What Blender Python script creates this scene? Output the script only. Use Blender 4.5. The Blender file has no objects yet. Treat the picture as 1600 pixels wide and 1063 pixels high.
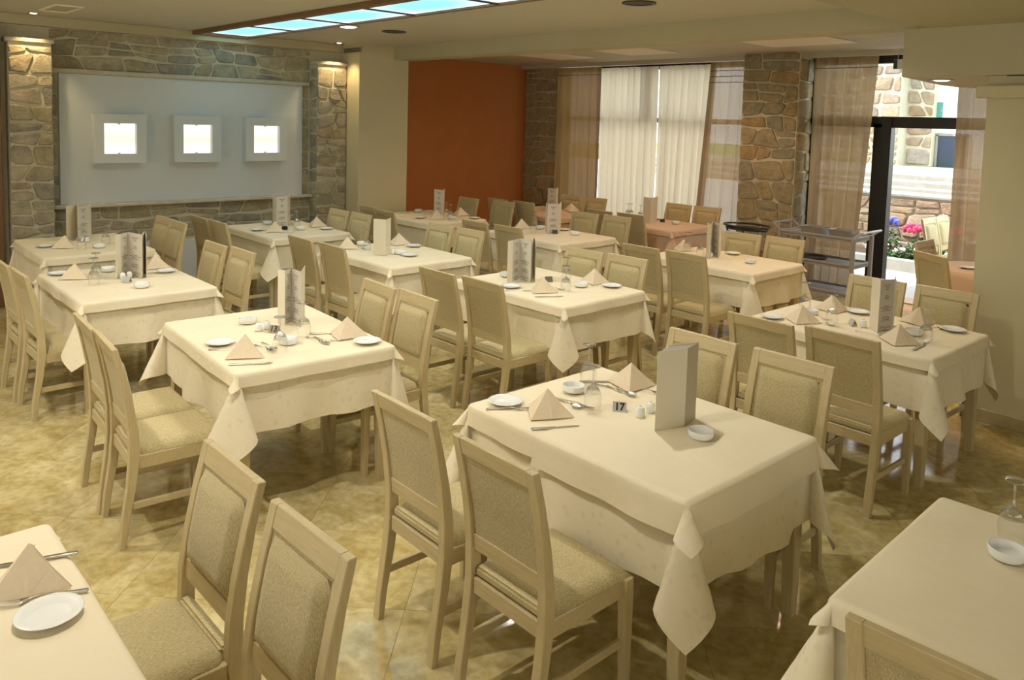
import bpy, bmesh, math, random
from mathutils import Vector, Matrix
random.seed(7)
PI = math.pi
C = bpy.context.scene.collection
SC = bpy.context.scene

# ------------------------------------------------------------------ camera
FPX, CX, CY = 1238.34, 812.877, 287.794
PITCH, ROLL, YAW, CAMH = 0.0809694, 0.0286381, 0.824582, 2.02822
Fv = Vector((-math.sin(YAW)*math.cos(PITCH), math.cos(YAW)*math.cos(PITCH), -math.sin(PITCH)))
Rv = Vector((math.cos(YAW), math.sin(YAW), 0)); Uv = Rv.cross(Fv)
R2 = Rv*math.cos(ROLL)+Uv*math.sin(ROLL); U2 = -Rv*math.sin(ROLL)+Uv*math.cos(ROLL)
cam = bpy.data.cameras.new('camera'); camo = bpy.data.objects.new('camera', cam); C.objects.link(camo)
mw = Matrix(((R2.x, U2.x, -Fv.x, 0), (R2.y, U2.y, -Fv.y, 0), (R2.z, U2.z, -Fv.z, CAMH), (0, 0, 0, 1)))
camo.matrix_world = mw
cam.sensor_width = 36; cam.lens = 36*FPX/1600
cam.shift_x = -(CX-800)/1600; cam.shift_y = -(531.5-CY)/1600
cam.clip_start = 0.05; cam.clip_end = 200
SC.camera = camo

def at(px, py, z):
    """the point of the horizontal plane z seen at a pixel of the photograph (used to read table positions)"""
    a, b = (px-CX)/FPX, (py-CY)/FPX
    d = R2*a-U2*b+Fv
    t = (z-CAMH)/d.z
    return Vector((d.x*t, d.y*t, z))

# ------------------------------------------------------------------ world, lights, exposure
SC.view_settings.view_transform = 'Standard'; SC.view_settings.look = 'None'
SC.view_settings.gamma = 1; SC.view_settings.use_curve_mapping = False
SC.view_settings.exposure = 0.26
w = bpy.data.worlds.new('daylight'); SC.world = w; w.use_nodes = True
nt = w.node_tree; bg = nt.nodes['Background']
bg.inputs[0].default_value = (0.88, 0.94, 1.0, 1); bg.inputs[1].default_value = 3.2
sun = bpy.data.lights.new('sun', 'SUN'); so = bpy.data.objects.new('sun', sun); C.objects.link(so)
sun.energy = 7.0; sun.angle = 0.02; sun.color = (1, .95, .88)
so.rotation_euler = (math.radians(38), 0, math.radians(-60))

WARM = (1.0, 0.935, 0.81)
def downlight(x, y, z, power, size=2.3, color=WARM, blend=.7, rad=.03):
    l = bpy.data.lights.new('downlight_beam', 'SPOT'); o = bpy.data.objects.new('downlight_beam', l); C.objects.link(o)
    l.energy = power; l.spot_size = size; l.spot_blend = blend; l.color = color; l.shadow_soft_size = rad
    o.location = (x, y, z)
for x, y, pw in ((-6.3, .55, 60), (-4.6, .35, 108), (-2.6, .75, 105), (-.6, .6, 60),
              (-4.9, 3.0, 95), (-2.9, 3.1, 80), (-1.0, 3.9, 115), (-7.0, 2.8, 30), (-5.5, 5.2, 45), (-3.2, 5.3, 60),
              (-2.0, -2.0, 70), (1.2, 1.5, 60), (-5.5, -2.0, 60)):
    downlight(x, y, 2.925, pw*.85, 2.55)
def fill_light(loc, rot, sx, sy, power, col):
    l = bpy.data.lights.new('fill_area', 'AREA'); o = bpy.data.objects.new('fill_area', l); C.objects.link(o)
    l.shape = 'RECTANGLE'; l.size = sx; l.size_y = sy; l.energy = power; l.color = col; o.location = loc; o.rotation_euler = rot
fill_light((-3.5, -4.4, 1.6), (PI/2, 0, 0), 8, 2.2, 80, (1, .96, .88))      # soft fill added behind the camera, stands for no known window
fill_light((2.9, 1.0, 1.6), (PI/2, 0, PI/2), 7, 2.2, 45, (1, .95, .86))  # second added fill, out of view on the right
downlight(-7.33, 4.29, 2.91, 16, 2.2)
for x, y in ((-9.03, 1.80), (-9.03, 5.16)):
    downlight(x, y, 2.915, 26, 1.6, (1, .72, .38), .6, .02)
for x, y in ((-2.30, 6.45), (-2.3, 7.45)):
    downlight(x, y, 2.395, 12, 2.2, (1, .75, .45), .6, .03)
for x, y, pw in ((-7.9, 7.7, 12), (-5.9, 7.9, 20), (-3.8, 7.4, 26)):
    downlight(x, y, 2.94, pw*2.2, 2.7, (1, .66, .40))

# ------------------------------------------------------------------ materials
def mat(name, col, rough=.6, **k):
    m = bpy.data.materials.new(name); m.use_nodes = True
    b = m.node_tree.nodes['Principled BSDF']
    b.inputs['Base Color'].default_value = (*col, 1); b.inputs['Roughness'].default_value = rough
    for q, v in k.items(): b.inputs[q.replace('_', ' ')].default_value = v
    return m
def N(m, t, **k):
    n = m.node_tree.nodes.new(t)
    for q, v in k.items():
        if hasattr(n, q) and not isinstance(v, tuple): setattr(n, q, v)
        else: n.inputs[q].default_value = v
    return n
def L(m, a, ao, b, bi): m.node_tree.links.new(a.outputs[ao], b.inputs[bi])
def P(m): return m.node_tree.nodes['Principled BSDF']
def coords(m, scale=(1, 1, 1), which='Object'):
    t = N(m, 'ShaderNodeTexCoord'); mp = N(m, 'ShaderNodeMapping'); mp.inputs['Scale'].default_value = scale
    L(m, t, which, mp, 'Vector'); return mp
def ramp(m, src, so_, stops):
    r = N(m, 'ShaderNodeValToRGB'); e = r.color_ramp.elements
    while len(e) < len(stops): e.new(.5)
    for i, (p, c) in enumerate(stops): e[i].position = p; e[i].color = (*c, 1)
    m.node_tree.links.new(src.outputs[so_], r.inputs['Fac']); return r
def noise(m, mp, scale, detail=4, rough=.6):
    n = N(m, 'ShaderNodeTexNoise'); n.inputs['Scale'].default_value = scale; n.inputs['Detail'].default_value = detail
    n.inputs['Roughness'].default_value = rough; L(m, mp, 'Vector', n, 'Vector'); return n
def bump(m, src, so_, strength, dist=.01):
    b = N(m, 'ShaderNodeBump'); b.inputs['Strength'].default_value = strength; b.inputs['Distance'].default_value = dist
    m.node_tree.links.new(src.outputs[so_], b.inputs['Height']); L(m, b, 'Normal', P(m), 'Normal')
def noisy(name, c1, c2, scale, rough=.6, stretch=(1, 1, 1), bs=0, bscale=None, bd=.005, detail=5, **k):
    m = mat(name, c1, rough, **k); mp = coords(m, stretch); n = noise(m, mp, scale, detail)
    r = ramp(m, n, 'Fac', [(.3, c1), (.7, c2)]); L(m, r, 'Color', P(m), 'Base Color')
    if bs:
        n2 = noise(m, mp, bscale or scale, 3); bump(m, n2, 'Fac', bs, bd)
    return m

OAK = noisy('light_oak', (.51, .415, .225), (.61, .505, .295), 6, .42, (14, 14, 1.2), .15, 20, .002)
OAKH = noisy('light_oak_rail', (.51, .415, .225), (.61, .505, .295), 6, .42, (1.2, 14, 14), .15, 20, .002)
FAB = noisy('woven_fabric', (.37, .30, .14), (.70, .60, .345), 75, .9, (6, 6, 1.2), .9, 60, .004, 3)
FABS = noisy('woven_fabric_seat', (.40, .33, .16), (.72, .62, .36), 75, .9, (6, 1.2, 6), .9, 60, .004, 3)
FAB.node_tree.nodes['Principled BSDF'].inputs['Sheen Weight'].default_value = .2
CLOTH = noisy('cream_tablecloth', (.80, .71, .515), (.84, .755, .565), 3, .75, bs=.35, bscale=5, bd=.03)
DAM = mat('damask_undercloth', (.78, .68, .50), .7)
_mp = coords(DAM); _v = N(DAM, 'ShaderNodeTexVoronoi'); _v.inputs['Scale'].default_value = 22; L(DAM, _mp, 'Vector', _v, 'Vector')
_n = noise(DAM, _mp, 30, 2); _mx = N(DAM, 'ShaderNodeMath', operation='ADD'); L(DAM, _v, 'Distance', _mx, 0); L(DAM, _n, 'Fac', _mx, 1)
_r = ramp(DAM, _mx, 'Value', [(.62, (.77, .685, .50)), (.80, (.83, .75, .565))]); L(DAM, _r, 'Color', P(DAM), 'Base Color'); bump(DAM, _mx, 'Value', .1, .01)
PEACH = noisy('peach_tablecloth', (.66, .47, .32), (.70, .51, .36), 3, .75)
NAP = noisy('peach_napkin', (.74, .615, .44), (.79, .665, .49), 60, .8, bs=.2, bscale=200, bd=.001)
CHINA = mat('white_china', (.86, .88, .87), .12)
STEEL = mat('polished_steel', (.80, .80, .78), .26, Metallic=1.0)
DULL = noisy('dull_steel', (.36, .33, .31), (.44, .41, .38), 30, .35, Metallic=.35)
TROL = mat('grey_plastic', (.36, .35, .35), .45)
BLACK = mat('black_plastic', (.015, .015, .015), .4)
FRAME = mat('black_aluminium', (.012, .012, .013), .35)
PAPER = mat('cream_card', (.78, .72, .57), .5)
PAPERW = mat('white_paper', (.82, .81, .76), .5)
TEXT = mat('printed_card', (.62, .58, .50), .5)
_t = N(TEXT, 'ShaderNodeTexCoord'); _s = N(TEXT, 'ShaderNodeSeparateXYZ'); L(TEXT, _t, 'UV', _s, 'Vector')
def mth(m, op, a, b=None):
    n = N(m, 'ShaderNodeMath', operation=op)
    for i, v in enumerate((a, b)):
        if v is None: continue
        if isinstance(v, tuple): m.node_tree.links.new(v[0].outputs[v[1]], n.inputs[i])
        else: n.inputs[i].default_value = v
    return n
_fl = mth(TEXT, 'FRACT', (mth(TEXT, 'MULTIPLY', (_s, 'Y'), 34), 'Value'))
_ln = mth(TEXT, 'GREATER_THAN', (_fl, 'Value'), .55)
_rw = mth(TEXT, 'FLOOR', (mth(TEXT, 'MULTIPLY', (_s, 'Y'), 34), 'Value'))
_wn = N(TEXT, 'ShaderNodeTexWhiteNoise', noise_dimensions='1D'); L(TEXT, _rw, 'Value', _wn, 'W')
_wid = mth(TEXT, 'MULTIPLY', (_wn, 'Value'), .42)
_xc = mth(TEXT, 'ABSOLUTE', (mth(TEXT, 'SUBTRACT', (_s, 'X'), .5), 'Value'))
_in = mth(TEXT, 'LESS_THAN', (_xc, 'Value'), (_wid, 'Value'))
_gap = mth(TEXT, 'LESS_THAN', (mth(TEXT, 'FRACT', (mth(TEXT, 'MULTIPLY', (_s, 'Y'), 5), 'Value')), 'Value'), .55)
_a = mth(TEXT, 'MULTIPLY', (_ln, 'Value'), (_in, 'Value')); _b = mth(TEXT, 'MULTIPLY', (_a, 'Value'), (_gap, 'Value'))
_r = ramp(TEXT, _b, 'Value', [(0, (.62, .58, .50)), (1, (.20, .17, .13))]); L(TEXT, _r, 'Color', P(TEXT), 'Base Color')

CREAM = noisy('cream_plaster', (.60, .54, .345), (.62, .56, .36), 2, .6)
BEAMC = noisy('beam_plaster', (.48, .445, .29), (.50, .465, .31), 2, .7)
CEIL = noisy('ceiling_plaster', (.56, .53, .44), (.58, .55, .46), 1.5, .8)
PATCH_GRILLE = mat('light_patch_and_grille_white', (.88, .80, .68), .7)  # paints the reflected light patches on the rear ceiling; also the white grille
ORANGE = noisy('orange_plaster', (.53, .185, .045), (.57, .205, .055), 3, .6)
PANELW = noisy('white_plaster', (.62, .66, .67), (.64, .68, .69), 2, .6)
MORTAR = noisy('lime_mortar', (.58, .54, .40), (.66, .62, .47), 14, .9, bs=.4, bscale=30, bd=.01)
SILL = noisy('sill_stone', (.50, .47, .36), (.60, .57, .46), 10, .8, bs=.4, bscale=20, bd=.01)
WOODT = noisy('brown_wood_trim', (.16, .085, .035), (.22, .12, .05), 8, .5, (1, 12, 12))
MARBLEB = noisy('marble_skirting', (.46, .38, .20), (.56, .48, .28), 14, .25)
def stone_mat(name, stops, sc=9):
    m = mat(name, (.4, .37, .3), .85); oi = N(m, 'ShaderNodeObjectInfo'); mp = coords(m); n = noise(m, mp, sc, 6, .7)
    r = ramp(m, oi, 'Random', stops); r.color_ramp.interpolation = 'CONSTANT' if len(stops) > 6 else 'LINEAR'
    d = ramp(m, n, 'Fac', [(.3, (.62, .62, .60)), (.68, (1.12, 1.1, 1.05))])
    mx = N(m, 'ShaderNodeMix', data_type='RGBA', blend_type='MULTIPLY'); mx.inputs[0].default_value = 1
    m.node_tree.links.new(r.outputs['Color'], mx.inputs[6]); m.node_tree.links.new(d.outputs['Color'], mx.inputs[7])
    m.node_tree.links.new(mx.outputs[2], P(m).inputs['Base Color'])
    n2 = noise(m, mp, 26, 6, .75); bump(m, n2, 'Fac', 1, .03); return m
STONE = stone_mat('rubble_stone', [(0, (.58, .53, .38)), (.18, (.50, .46, .34)), (.34, (.63, .58, .43)), (.5, (.56, .50, .33)), (.66, (.44, .42, .35)), (.78, (.58, .52, .41)), (.9, (.53, .45, .30))])
STONEB = stone_mat('warm_pier_stone', [(0, (.52, .44, .27)), (.15, (.46, .41, .28)), (.3, (.56, .48, .31)), (.5, (.56, .42, .23)), (.62, (.45, .42, .31)), (.78, (.53, .46, .31)), (.9, (.50, .42, .26))])
STONEO = stone_mat('outdoor_stone', [(0, (.46, .36, .25)), (.2, (.36, .25, .17)), (.4, (.52, .42, .30)), (.6, (.40, .27, .16)), (.75, (.48, .42, .36)), (.9, (.34, .27, .22))], 5)
TILE = mat('polished_marble_tile', (.55, .45, .25), .10)
_mp = coords(TILE, which='Generated'); _tc = N(TILE, 'ShaderNodeNewGeometry'); _oi = N(TILE, 'ShaderNodeObjectInfo')
_n1 = N(TILE, 'ShaderNodeTexNoise'); _n1.inputs['Scale'].default_value = 3.2; _n1.inputs['Detail'].default_value = 8; _n1.inputs['Roughness'].default_value = .68; _n1.inputs['Distortion'].default_value = 1.2
_ad = N(TILE, 'ShaderNodeVectorMath', operation='ADD'); L(TILE, _tc, 'Position', _ad, 0)
_sc = N(TILE, 'ShaderNodeVectorMath', operation='SCALE'); _sc.inputs[0].default_value = (31, 17, 5); L(TILE, _oi, 'Random', _sc, 'Scale'); L(TILE, _sc, 'Vector', _ad, 1)
L(TILE, _ad, 'Vector', _n1, 'Vector')
_r = ramp(TILE, _n1, 'Fac', [(.30, (.42, .31, .11)), (.44, (.53, .43, .19)), (.54, (.60, .505, .26)), (.70, (.70, .625, .37))])
_n2 = N(TILE, 'ShaderNodeTexNoise'); _n2.inputs['Scale'].default_value = 22; _n2.inputs['Detail'].default_value = 6; L(TILE, _ad, 'Vector', _n2, 'Vector')
_r2 = ramp(TILE, _n2, 'Fac', [(.36, (.80, .78, .70)), (.6, (1.05, 1.05, 1.05))])
_mx = N(TILE, 'ShaderNodeMix', data_type='RGBA', blend_type='MULTIPLY'); _mx.inputs[0].default_value = .8
TILE.node_tree.links.new(_r.outputs['Color'], _mx.inputs[6]); TILE.node_tree.links.new(_r2.outputs['Color'], _mx.inputs[7]); TILE.node_tree.links.new(_mx.outputs[2], P(TILE).inputs['Base Color'])
GROUT = mat('floor_grout', (.44, .36, .19), .5)

def emis(name, col, s, grad=None):
    m = bpy.data.materials.new(name); m.use_nodes = True; n = m.node_tree.nodes; n.remove(n['Principled BSDF'])
    e = n.new('ShaderNodeEmission'); e.inputs[0].default_value = (*col, 1); e.inputs[1].default_value = s
    m.node_tree.links.new(e.outputs[0], n['Material Output'].inputs[0]); return m
PANE_E = emis('backlit_glass', (.42, .90, 1.0), 1.25)
_tc = N(PANE_E, 'ShaderNodeTexCoord'); _g = N(PANE_E, 'ShaderNodeTexGradient', gradient_type='SPHERICAL'); _m = N(PANE_E, 'ShaderNodeMapping')
_m.inputs['Location'].default_value = (-.5*1.5, -.5*1.5, 0); _m.inputs['Scale'].default_value = (1.5, 1.5, 0)
L(PANE_E, _tc, 'Generated', _m, 'Vector'); L(PANE_E, _m, 'Vector', _g, 'Vector')
_r = ramp(PANE_E, _g, 'Fac', [(0, (.80, .96, .93)), (.6, (.28, .74, .86))])
PANE_E.node_tree.links.new(_r.outputs['Color'], [x for x in PANE_E.node_tree.nodes if x.type == 'EMISSION'][0].inputs[0])
NICHE_E = emis('niche_glow', (1, .93, .80), 1.15)
_tc = N(NICHE_E, 'ShaderNodeTexCoord'); _s3 = N(NICHE_E, 'ShaderNodeSeparateXYZ'); L(NICHE_E, _tc, 'Generated', _s3, 'Vector')
_r = ramp(NICHE_E, _s3, 'Z', [(0, (1, .95, .86)), (.5, (.86, .74, .58)), (1, (1, .95, .86))]); NICHE_E.node_tree.links.new(_r.outputs['Color'], [x for x in NICHE_E.node_tree.nodes if x.type == 'EMISSION'][0].inputs[0])
LAMP_E = emis('lamp_glow', (1, .85, .6), 3)
def mixglass(name, tint, fac, base=.03):
    m = bpy.data.materials.new(name); m.use_nodes = True; t = m.node_tree; n = t.nodes; n.remove(n['Principled BSDF'])
    a = n.new('ShaderNodeBsdfTransparent'); a.inputs[0].default_value = (*tint, 1)
    g = n.new('ShaderNodeBsdfGlossy'); g.inputs['Roughness'].default_value = .03
    f = n.new('ShaderNodeLayerWeight'); f.inputs[0].default_value = .12
    f2 = n.new('ShaderNodeMath'); f2.operation = 'MULTIPLY_ADD'; f2.inputs[1].default_value = fac; f2.inputs[2].default_value = base; t.links.new(f.outputs['Facing'], f2.inputs[0])
    x = n.new('ShaderNodeMixShader'); t.links.new(f2.outputs[0], x.inputs[0]); t.links.new(a.outputs[0], x.inputs[1]); t.links.new(g.outputs[0], x.inputs[2])
    t.links.new(x.outputs[0], n['Material Output'].inputs[0]); return m
WGLASS = mixglass('window_glass', (.96, .98, .97), .6)
m = bpy.data.materials.new('drinking_glass'); m.use_nodes = True; GLASS = m; n = m.node_tree.nodes; n.remove(n['Principled BSDF'])
g = n.new('ShaderNodeBsdfGlass'); g.inputs['IOR'].default_value = 1.48; g.inputs['Roughness'].default_value = 0; g.inputs[0].default_value = (.97, .98, .98, 1)
tr = n.new('ShaderNodeBsdfTransparent'); tr.inputs[0].default_value = (.97, .97, .97, 1)
x = n.new('ShaderNodeMixShader'); x.inputs[0].default_value = .18
m.node_tree.links.new(g.outputs[0], x.inputs[1]); m.node_tree.links.new(tr.outputs[0], x.inputs[2]); m.node_tree.links.new(x.outputs[0], n['Material Output'].inputs[0])
TGLASS = mixglass('thin_glass', (.985, .99, .985), 1.0, .05)
SGLASS = mixglass('stem_glass', (.95, .96, .96), 1.1, .22)
def sheer(name, col, transl, transp):
    m = bpy.data.materials.new(name); m.use_nodes = True; t = m.node_tree; n = t.nodes; n.remove(n['Principled BSDF'])
    d = n.new('ShaderNodeBsdfDiffuse'); d.inputs[0].default_value = (*col, 1); tl = n.new('ShaderNodeBsdfTranslucent'); tl.inputs[0].default_value = (*col, 1)
    tp = n.new('ShaderNodeBsdfTransparent'); a = n.new('ShaderNodeMixShader'); a.inputs[0].default_value = transl; b = n.new('ShaderNodeMixShader')
    tc = n.new('ShaderNodeTexCoord'); mp = n.new('ShaderNodeMapping'); mp.inputs['Scale'].default_value = (60, 60, 160); ns = n.new('ShaderNodeTexNoise'); ns.inputs['Scale'].default_value = 1
    t.links.new(tc.outputs['Object'], mp.inputs[0]); t.links.new(mp.outputs[0], ns.inputs[0])
    mr = n.new('ShaderNodeMapRange'); mr.inputs[1].default_value = .35; mr.inputs[2].default_value = .65; mr.inputs[3].default_value = transp*.5; mr.inputs[4].default_value = min(1, transp*1.5)
    t.links.new(ns.outputs[0], mr.inputs[0]); t.links.new(mr.outputs[0], b.inputs[0])
    t.links.new(d.outputs[0], a.inputs[1]); t.links.new(tl.outputs[0], a.inputs[2]); t.links.new(a.outputs[0], b.inputs[1]); t.links.new(tp.outputs[0], b.inputs[2])
    t.links.new(b.outputs[0], n['Material Output'].inputs[0]); return m
WSHEER = sheer('white_sheer', (.64, .545, .40), .55, .01)
BSHEER = sheer('brown_sheer', (.34, .23, .12), .5, .06)
BDENSE = sheer('dense_brown_sheer', (.27, .16, .06), .35, .01)
BHEM = mat('dark_hem', (.06, .045, .03), .9)
FOL = noisy('foliage', (.02, .07, .015), (.07, .17, .04), 20, .6)

# ------------------------------------------------------------------ mesh helpers
def obj(name, bm, m, parent=None, smooth=False, mod=None):
    me = bpy.data.meshes.new(name)
    if isinstance(bm, bmesh.types.BMesh):
        bmesh.ops.recalc_face_normals(bm, faces=bm.faces); bm.to_mesh(me); bm.free()
    else: me.from_pydata(*bm); me.update()
    if m: me.materials.append(m)
    if smooth:
        me.polygons.foreach_set('use_smooth', [True]*len(me.polygons))
    o = bpy.data.objects.new(name, me); C.objects.link(o)
    if parent: o.parent = parent
    return o
def tag(o, label, cat, group=None, kind=None):
    o['label'] = label; o['category'] = cat
    if group: o['group'] = group
    if kind: o['kind'] = kind
    return o
def empty(name, loc=(0, 0, 0), rz=0):
    o = bpy.data.objects.new(name, None); C.objects.link(o); o.location = loc; o.rotation_euler = (0, 0, rz); o.empty_display_size = .1; return o
def copy_tree(o, parent=None):
    c = o.copy(); C.objects.link(c)
    if parent: c.parent = parent
    for ch in list(o.children): copy_tree(ch, c)
    return c
def bxo(bm, x0, x1, y0, y1, z0, z1):
    v = [bm.verts.new(p) for p in ((x0, y0, z0), (x1, y0, z0), (x1, y1, z0), (x0, y1, z0), (x0, y0, z1), (x1, y0, z1), (x1, y1, z1), (x0, y1, z1))]
    for f in ((0, 3, 2, 1), (4, 5, 6, 7), (0, 1, 5, 4), (1, 2, 6, 5), (2, 3, 7, 6), (3, 0, 4, 7)): bm.faces.new([v[i] for i in f])
    return v
def box(name, b, m, parent=None, bev=0, seg=1):
    bm = bmesh.new(); bxo(bm, *b)
    if bev: bmesh.ops.bevel(bm, geom=bm.edges[:], offset=bev, segments=seg, affect='EDGES')
    return obj(name, bm, m, parent, smooth=False)
def boxes(name, bs, m, parent=None, bev=0):
    bm = bmesh.new()
    for b in bs: bxo(bm, *b)
    if bev: bmesh.ops.bevel(bm, geom=bm.edges[:], offset=bev, segments=1, affect='EDGES')
    return obj(name, bm, m, parent)
def parts(name, bs, m, parent, bev=0):
    return [box(name, b, m, parent, bev) for b in bs]
def struct(o): o['kind'] = 'structure'; return o
def sweep(bm, pts, w, ds):            # rectangular section swept in the y-z plane: pts (x,y,z), width w along x, depth ds along y
    rings = []
    for (x, y, z), d in zip(pts, ds):
        rings.append([bm.verts.new(p) for p in ((x-w/2, y-d/2, z), (x+w/2, y-d/2, z), (x+w/2, y+d/2, z), (x-w/2, y+d/2, z))])
    for a, b in zip(rings, rings[1:]):
        for i in range(4): bm.faces.new((a[i], a[(i+1) % 4], b[(i+1) % 4], b[i]))
    bm.faces.new(rings[0][::-1]); bm.faces.new(rings[-1])
def lathe(bm, prof, n=24, c=(0, 0, 0)):
    rings = []
    for r, z in prof:
        if r < 1e-5: rings.append([bm.verts.new((c[0], c[1], c[2]+z))])
        else: rings.append([bm.verts.new((c[0]+r*math.cos(2*PI*i/n), c[1]+r*math.sin(2*PI*i/n), c[2]+z)) for i in range(n)])
    for a, b in zip(rings, rings[1:]):
        for i in range(n):
            j = (i+1) % n
            if len(a) == 1 and len(b) == 1: continue
            if len(a) == 1: bm.faces.new((a[0], b[j], b[i]))
            elif len(b) == 1: bm.faces.new((a[i], a[j], b[0]))
            else: bm.faces.new((a[i], a[j], b[j], b[i]))
def tube(bm, pts, r, n=8, closed=False):
    pts = [Vector(p) for p in pts]; rings = []; k = len(pts)
    for i, p in enumerate(pts):
        d = (pts[(i+1) % k]-pts[i-1]) if closed else (pts[min(i+1, k-1)]-pts[max(i-1, 0)])
        d.normalize(); u = d.cross(Vector((0, 0, 1)))
        if u.length < .05: u = d.cross(Vector((0, 1, 0)))
        u.normalize(); v = d.cross(u)
        rings.append([bm.verts.new(p+(u*math.cos(2*PI*j/n)+v*math.sin(2*PI*j/n))*r) for j in range(n)])
    prs = list(zip(rings, rings[1:]))+([(rings[-1], rings[0])] if closed else [])
    for a, b in prs:
        for j in range(n): bm.faces.new((a[j], a[(j+1) % n], b[(j+1) % n], b[j]))
    if not closed: bm.faces.new(rings[0][::-1]); bm.faces.new(rings[-1])

# ------------------------------------------------------------------ stones
def stones(parent, O, U, V, Nn, W, H, rh, sw, dep, m, seed, gap=.017, name='stone', slant=.55):
    """coursed rubble on the rectangle O + u U + v V: every stone its own mesh, proud of the mortar along Nn"""
    rnd = random.Random(seed); O, U, V, Nn = Vector(O), Vector(U), Vector(V), Vector(Nn)
    v = 0; rows = []
    while v < H-.02:
        h = rnd.uniform(*rh)
        if H-(v+h) < rh[0]*.7: h = H-v
        rows.append((v, min(v+h, H))); v += h
    ph = [rnd.uniform(0, 6.28) for _ in range(len(rows)+1)]
    def vb(i, u):
        base = H if i == len(rows) else rows[i][0]
        if i in (0, len(rows)): return base
        return base+.022*math.sin(u*5+ph[i])+.014*math.sin(u*13+ph[i]*2)
    for i, (v0, v1) in enumerate(rows):
        us = [0.]
        while us[-1] < W:
            s = rnd.uniform(*sw); nx = us[-1]+s
            if W-nx < sw[0]*.7: nx = W
            us.append(min(nx, W))
            if nx >= W: break
        sl = [0 if q in (0, len(us)-1) else rnd.uniform(-slant, slant)*(v1-v0) for q in range(len(us))]
        for k in range(len(us)-1):
            cells = [(0, 1)]
            if v1-v0 > rh[0]*1.3 and rnd.random() < .33: cells = [(0, rnd.uniform(.4, .6))]; cells.append((cells[0][1], 1))
            for (t0, t1) in cells:
                def q(s, t):
                    u = us[k]*(1-s)+us[k+1]*s + (sl[k]*(1-s)+sl[k+1]*s)*(t-.5)
                    a, b = vb(i, u), vb(i+1, u); return Vector((u, a+(b-a)*t))
                g = gap/2*rnd.uniform(.8, 1.6)
                cs = [q(0, t0)+Vector((g, g)), q(1, t0)+Vector((-g, g)), q(1, t1)+Vector((-g, -g)), q(0, t1)+Vector((g, -g))]
                out = []
                for j in range(4):
                    p, a, b = cs[j], cs[j-1], cs[(j+1) % 4]; c1, c2 = rnd.uniform(.05, .42), rnd.uniform(.05, .34)
                    out += [p+(a-p)*c1*.6, p+(b-p)*c2*.6]
                cen = sum(cs, Vector((0, 0)))/4; d = dep*rnd.uniform(.55, 1.25)
                def ring(ins, z, jz=0): return [O+U*(cen+(p-cen)*ins).x+V*(cen+(p-cen)*ins).y+Nn*(z+rnd.uniform(-jz, jz)) for p in out]
                r0, r1, r2 = ring(1, 0), ring(.975, d*.7), ring(.86, d, d*.18)
                vs = r0+r1+r2+[O+U*cen.x+V*cen.y+Nn*(d*rnd.uniform(.9, 1.25))]; fs = []
                for a in (0, 8):
                    for j in range(8): fs.append((a+j, a+(j+1) % 8, a+8+(j+1) % 8, a+8+j))
                for j in range(8): fs.append((16+j, 16+(j+1) % 8, 24))
                if U.cross(V).dot(Nn) < 0: fs = [f[::-1] for f in fs]
                obj(name, (vs, [], fs), m, parent)

# ------------------------------------------------------------------ the setting
X0, XR, Y0, YW = -9.4, 3.0, -4.5, 9.6
fl = struct(box('floor', (-10.5, XR, Y0, 9.75, -.1, -.004), GROUT))
TS = .60
me = None
for i in range(-26, 27):
    for j in range(-26, 27):
        a, b = i*TS, j*TS; cx, cy = (a-b)*.7071-3.0, (a+b)*.7071+3.5
        if not (-9.7 < cx < 1.3 and -1.0 < cy < 9.35): continue
        if cx < -9 and cy < 6: continue
        d = Fv.x*cx+Fv.y*cy; s = Rv.x*cx+Rv.y*cy
        if d < 1.0 or abs(s) > .70*d+.55: continue
        if cx > -1.3 and cy > 6.9: continue
        if me is None:
            bm = bmesh.new(); h = TS/2-.0008; bxo(bm, -h, h, -h, h, -.012, 0)
            t = obj('tile', bm, TILE, fl); me = t.data
        else:
            t = bpy.data.objects.new('tile', me); C.objects.link(t); t.parent = fl
        t.location = (cx, cy, 0); t.rotation_euler = (0, 0, PI/4)
# floor beyond the tiles that can be told apart: one sheet in the same marble, a hair lower
obj('floor_margin', ([(-10.5, Y0, -.003), (XR, Y0, -.003), (XR, 9.7, -.003), (-10.5, 9.7, -.003)], [], [(0, 1, 2, 3)]), TILE, fl)['kind'] = 'stuff'

# left wall (plane x = -9.4) with stone, white panel and plinth
wl = struct(box('wall_left', (X0-.15, X0, Y0, 6.2, 0, 3.1), MORTAR))
stones(wl, (X0, 2.0, .55), (0, 1, 0), (0, 0, 1), (1, 0, 0), 2.95, .41, (.10, .17), (.18, .42), .022, STONE, 3)
stones(wl, (X0, 2.0, 2.42), (0, 1, 0), (0, 0, 1), (1, 0, 0), 2.95, .42, (.11, .18), (.18, .44), .022, STONE, 5)
stones(wl, (X0, 1.98, .96), (0, 1, 0), (0, 0, 1), (1, 0, 0), .10, 1.46, (.14, .26), (.10, .12), .02, STONE, 6)
stones(wl, (X0, 4.82, .96), (0, 1, 0), (0, 0, 1), (1, 0, 0), .12, 1.46, (.14, .26), (.12, .13), .02, STONE, 7)
pl = struct(box('trim_1', (X0, X0+.06, 1.98, 4.95, 0, .53), PANELW, bev=.004))
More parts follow.
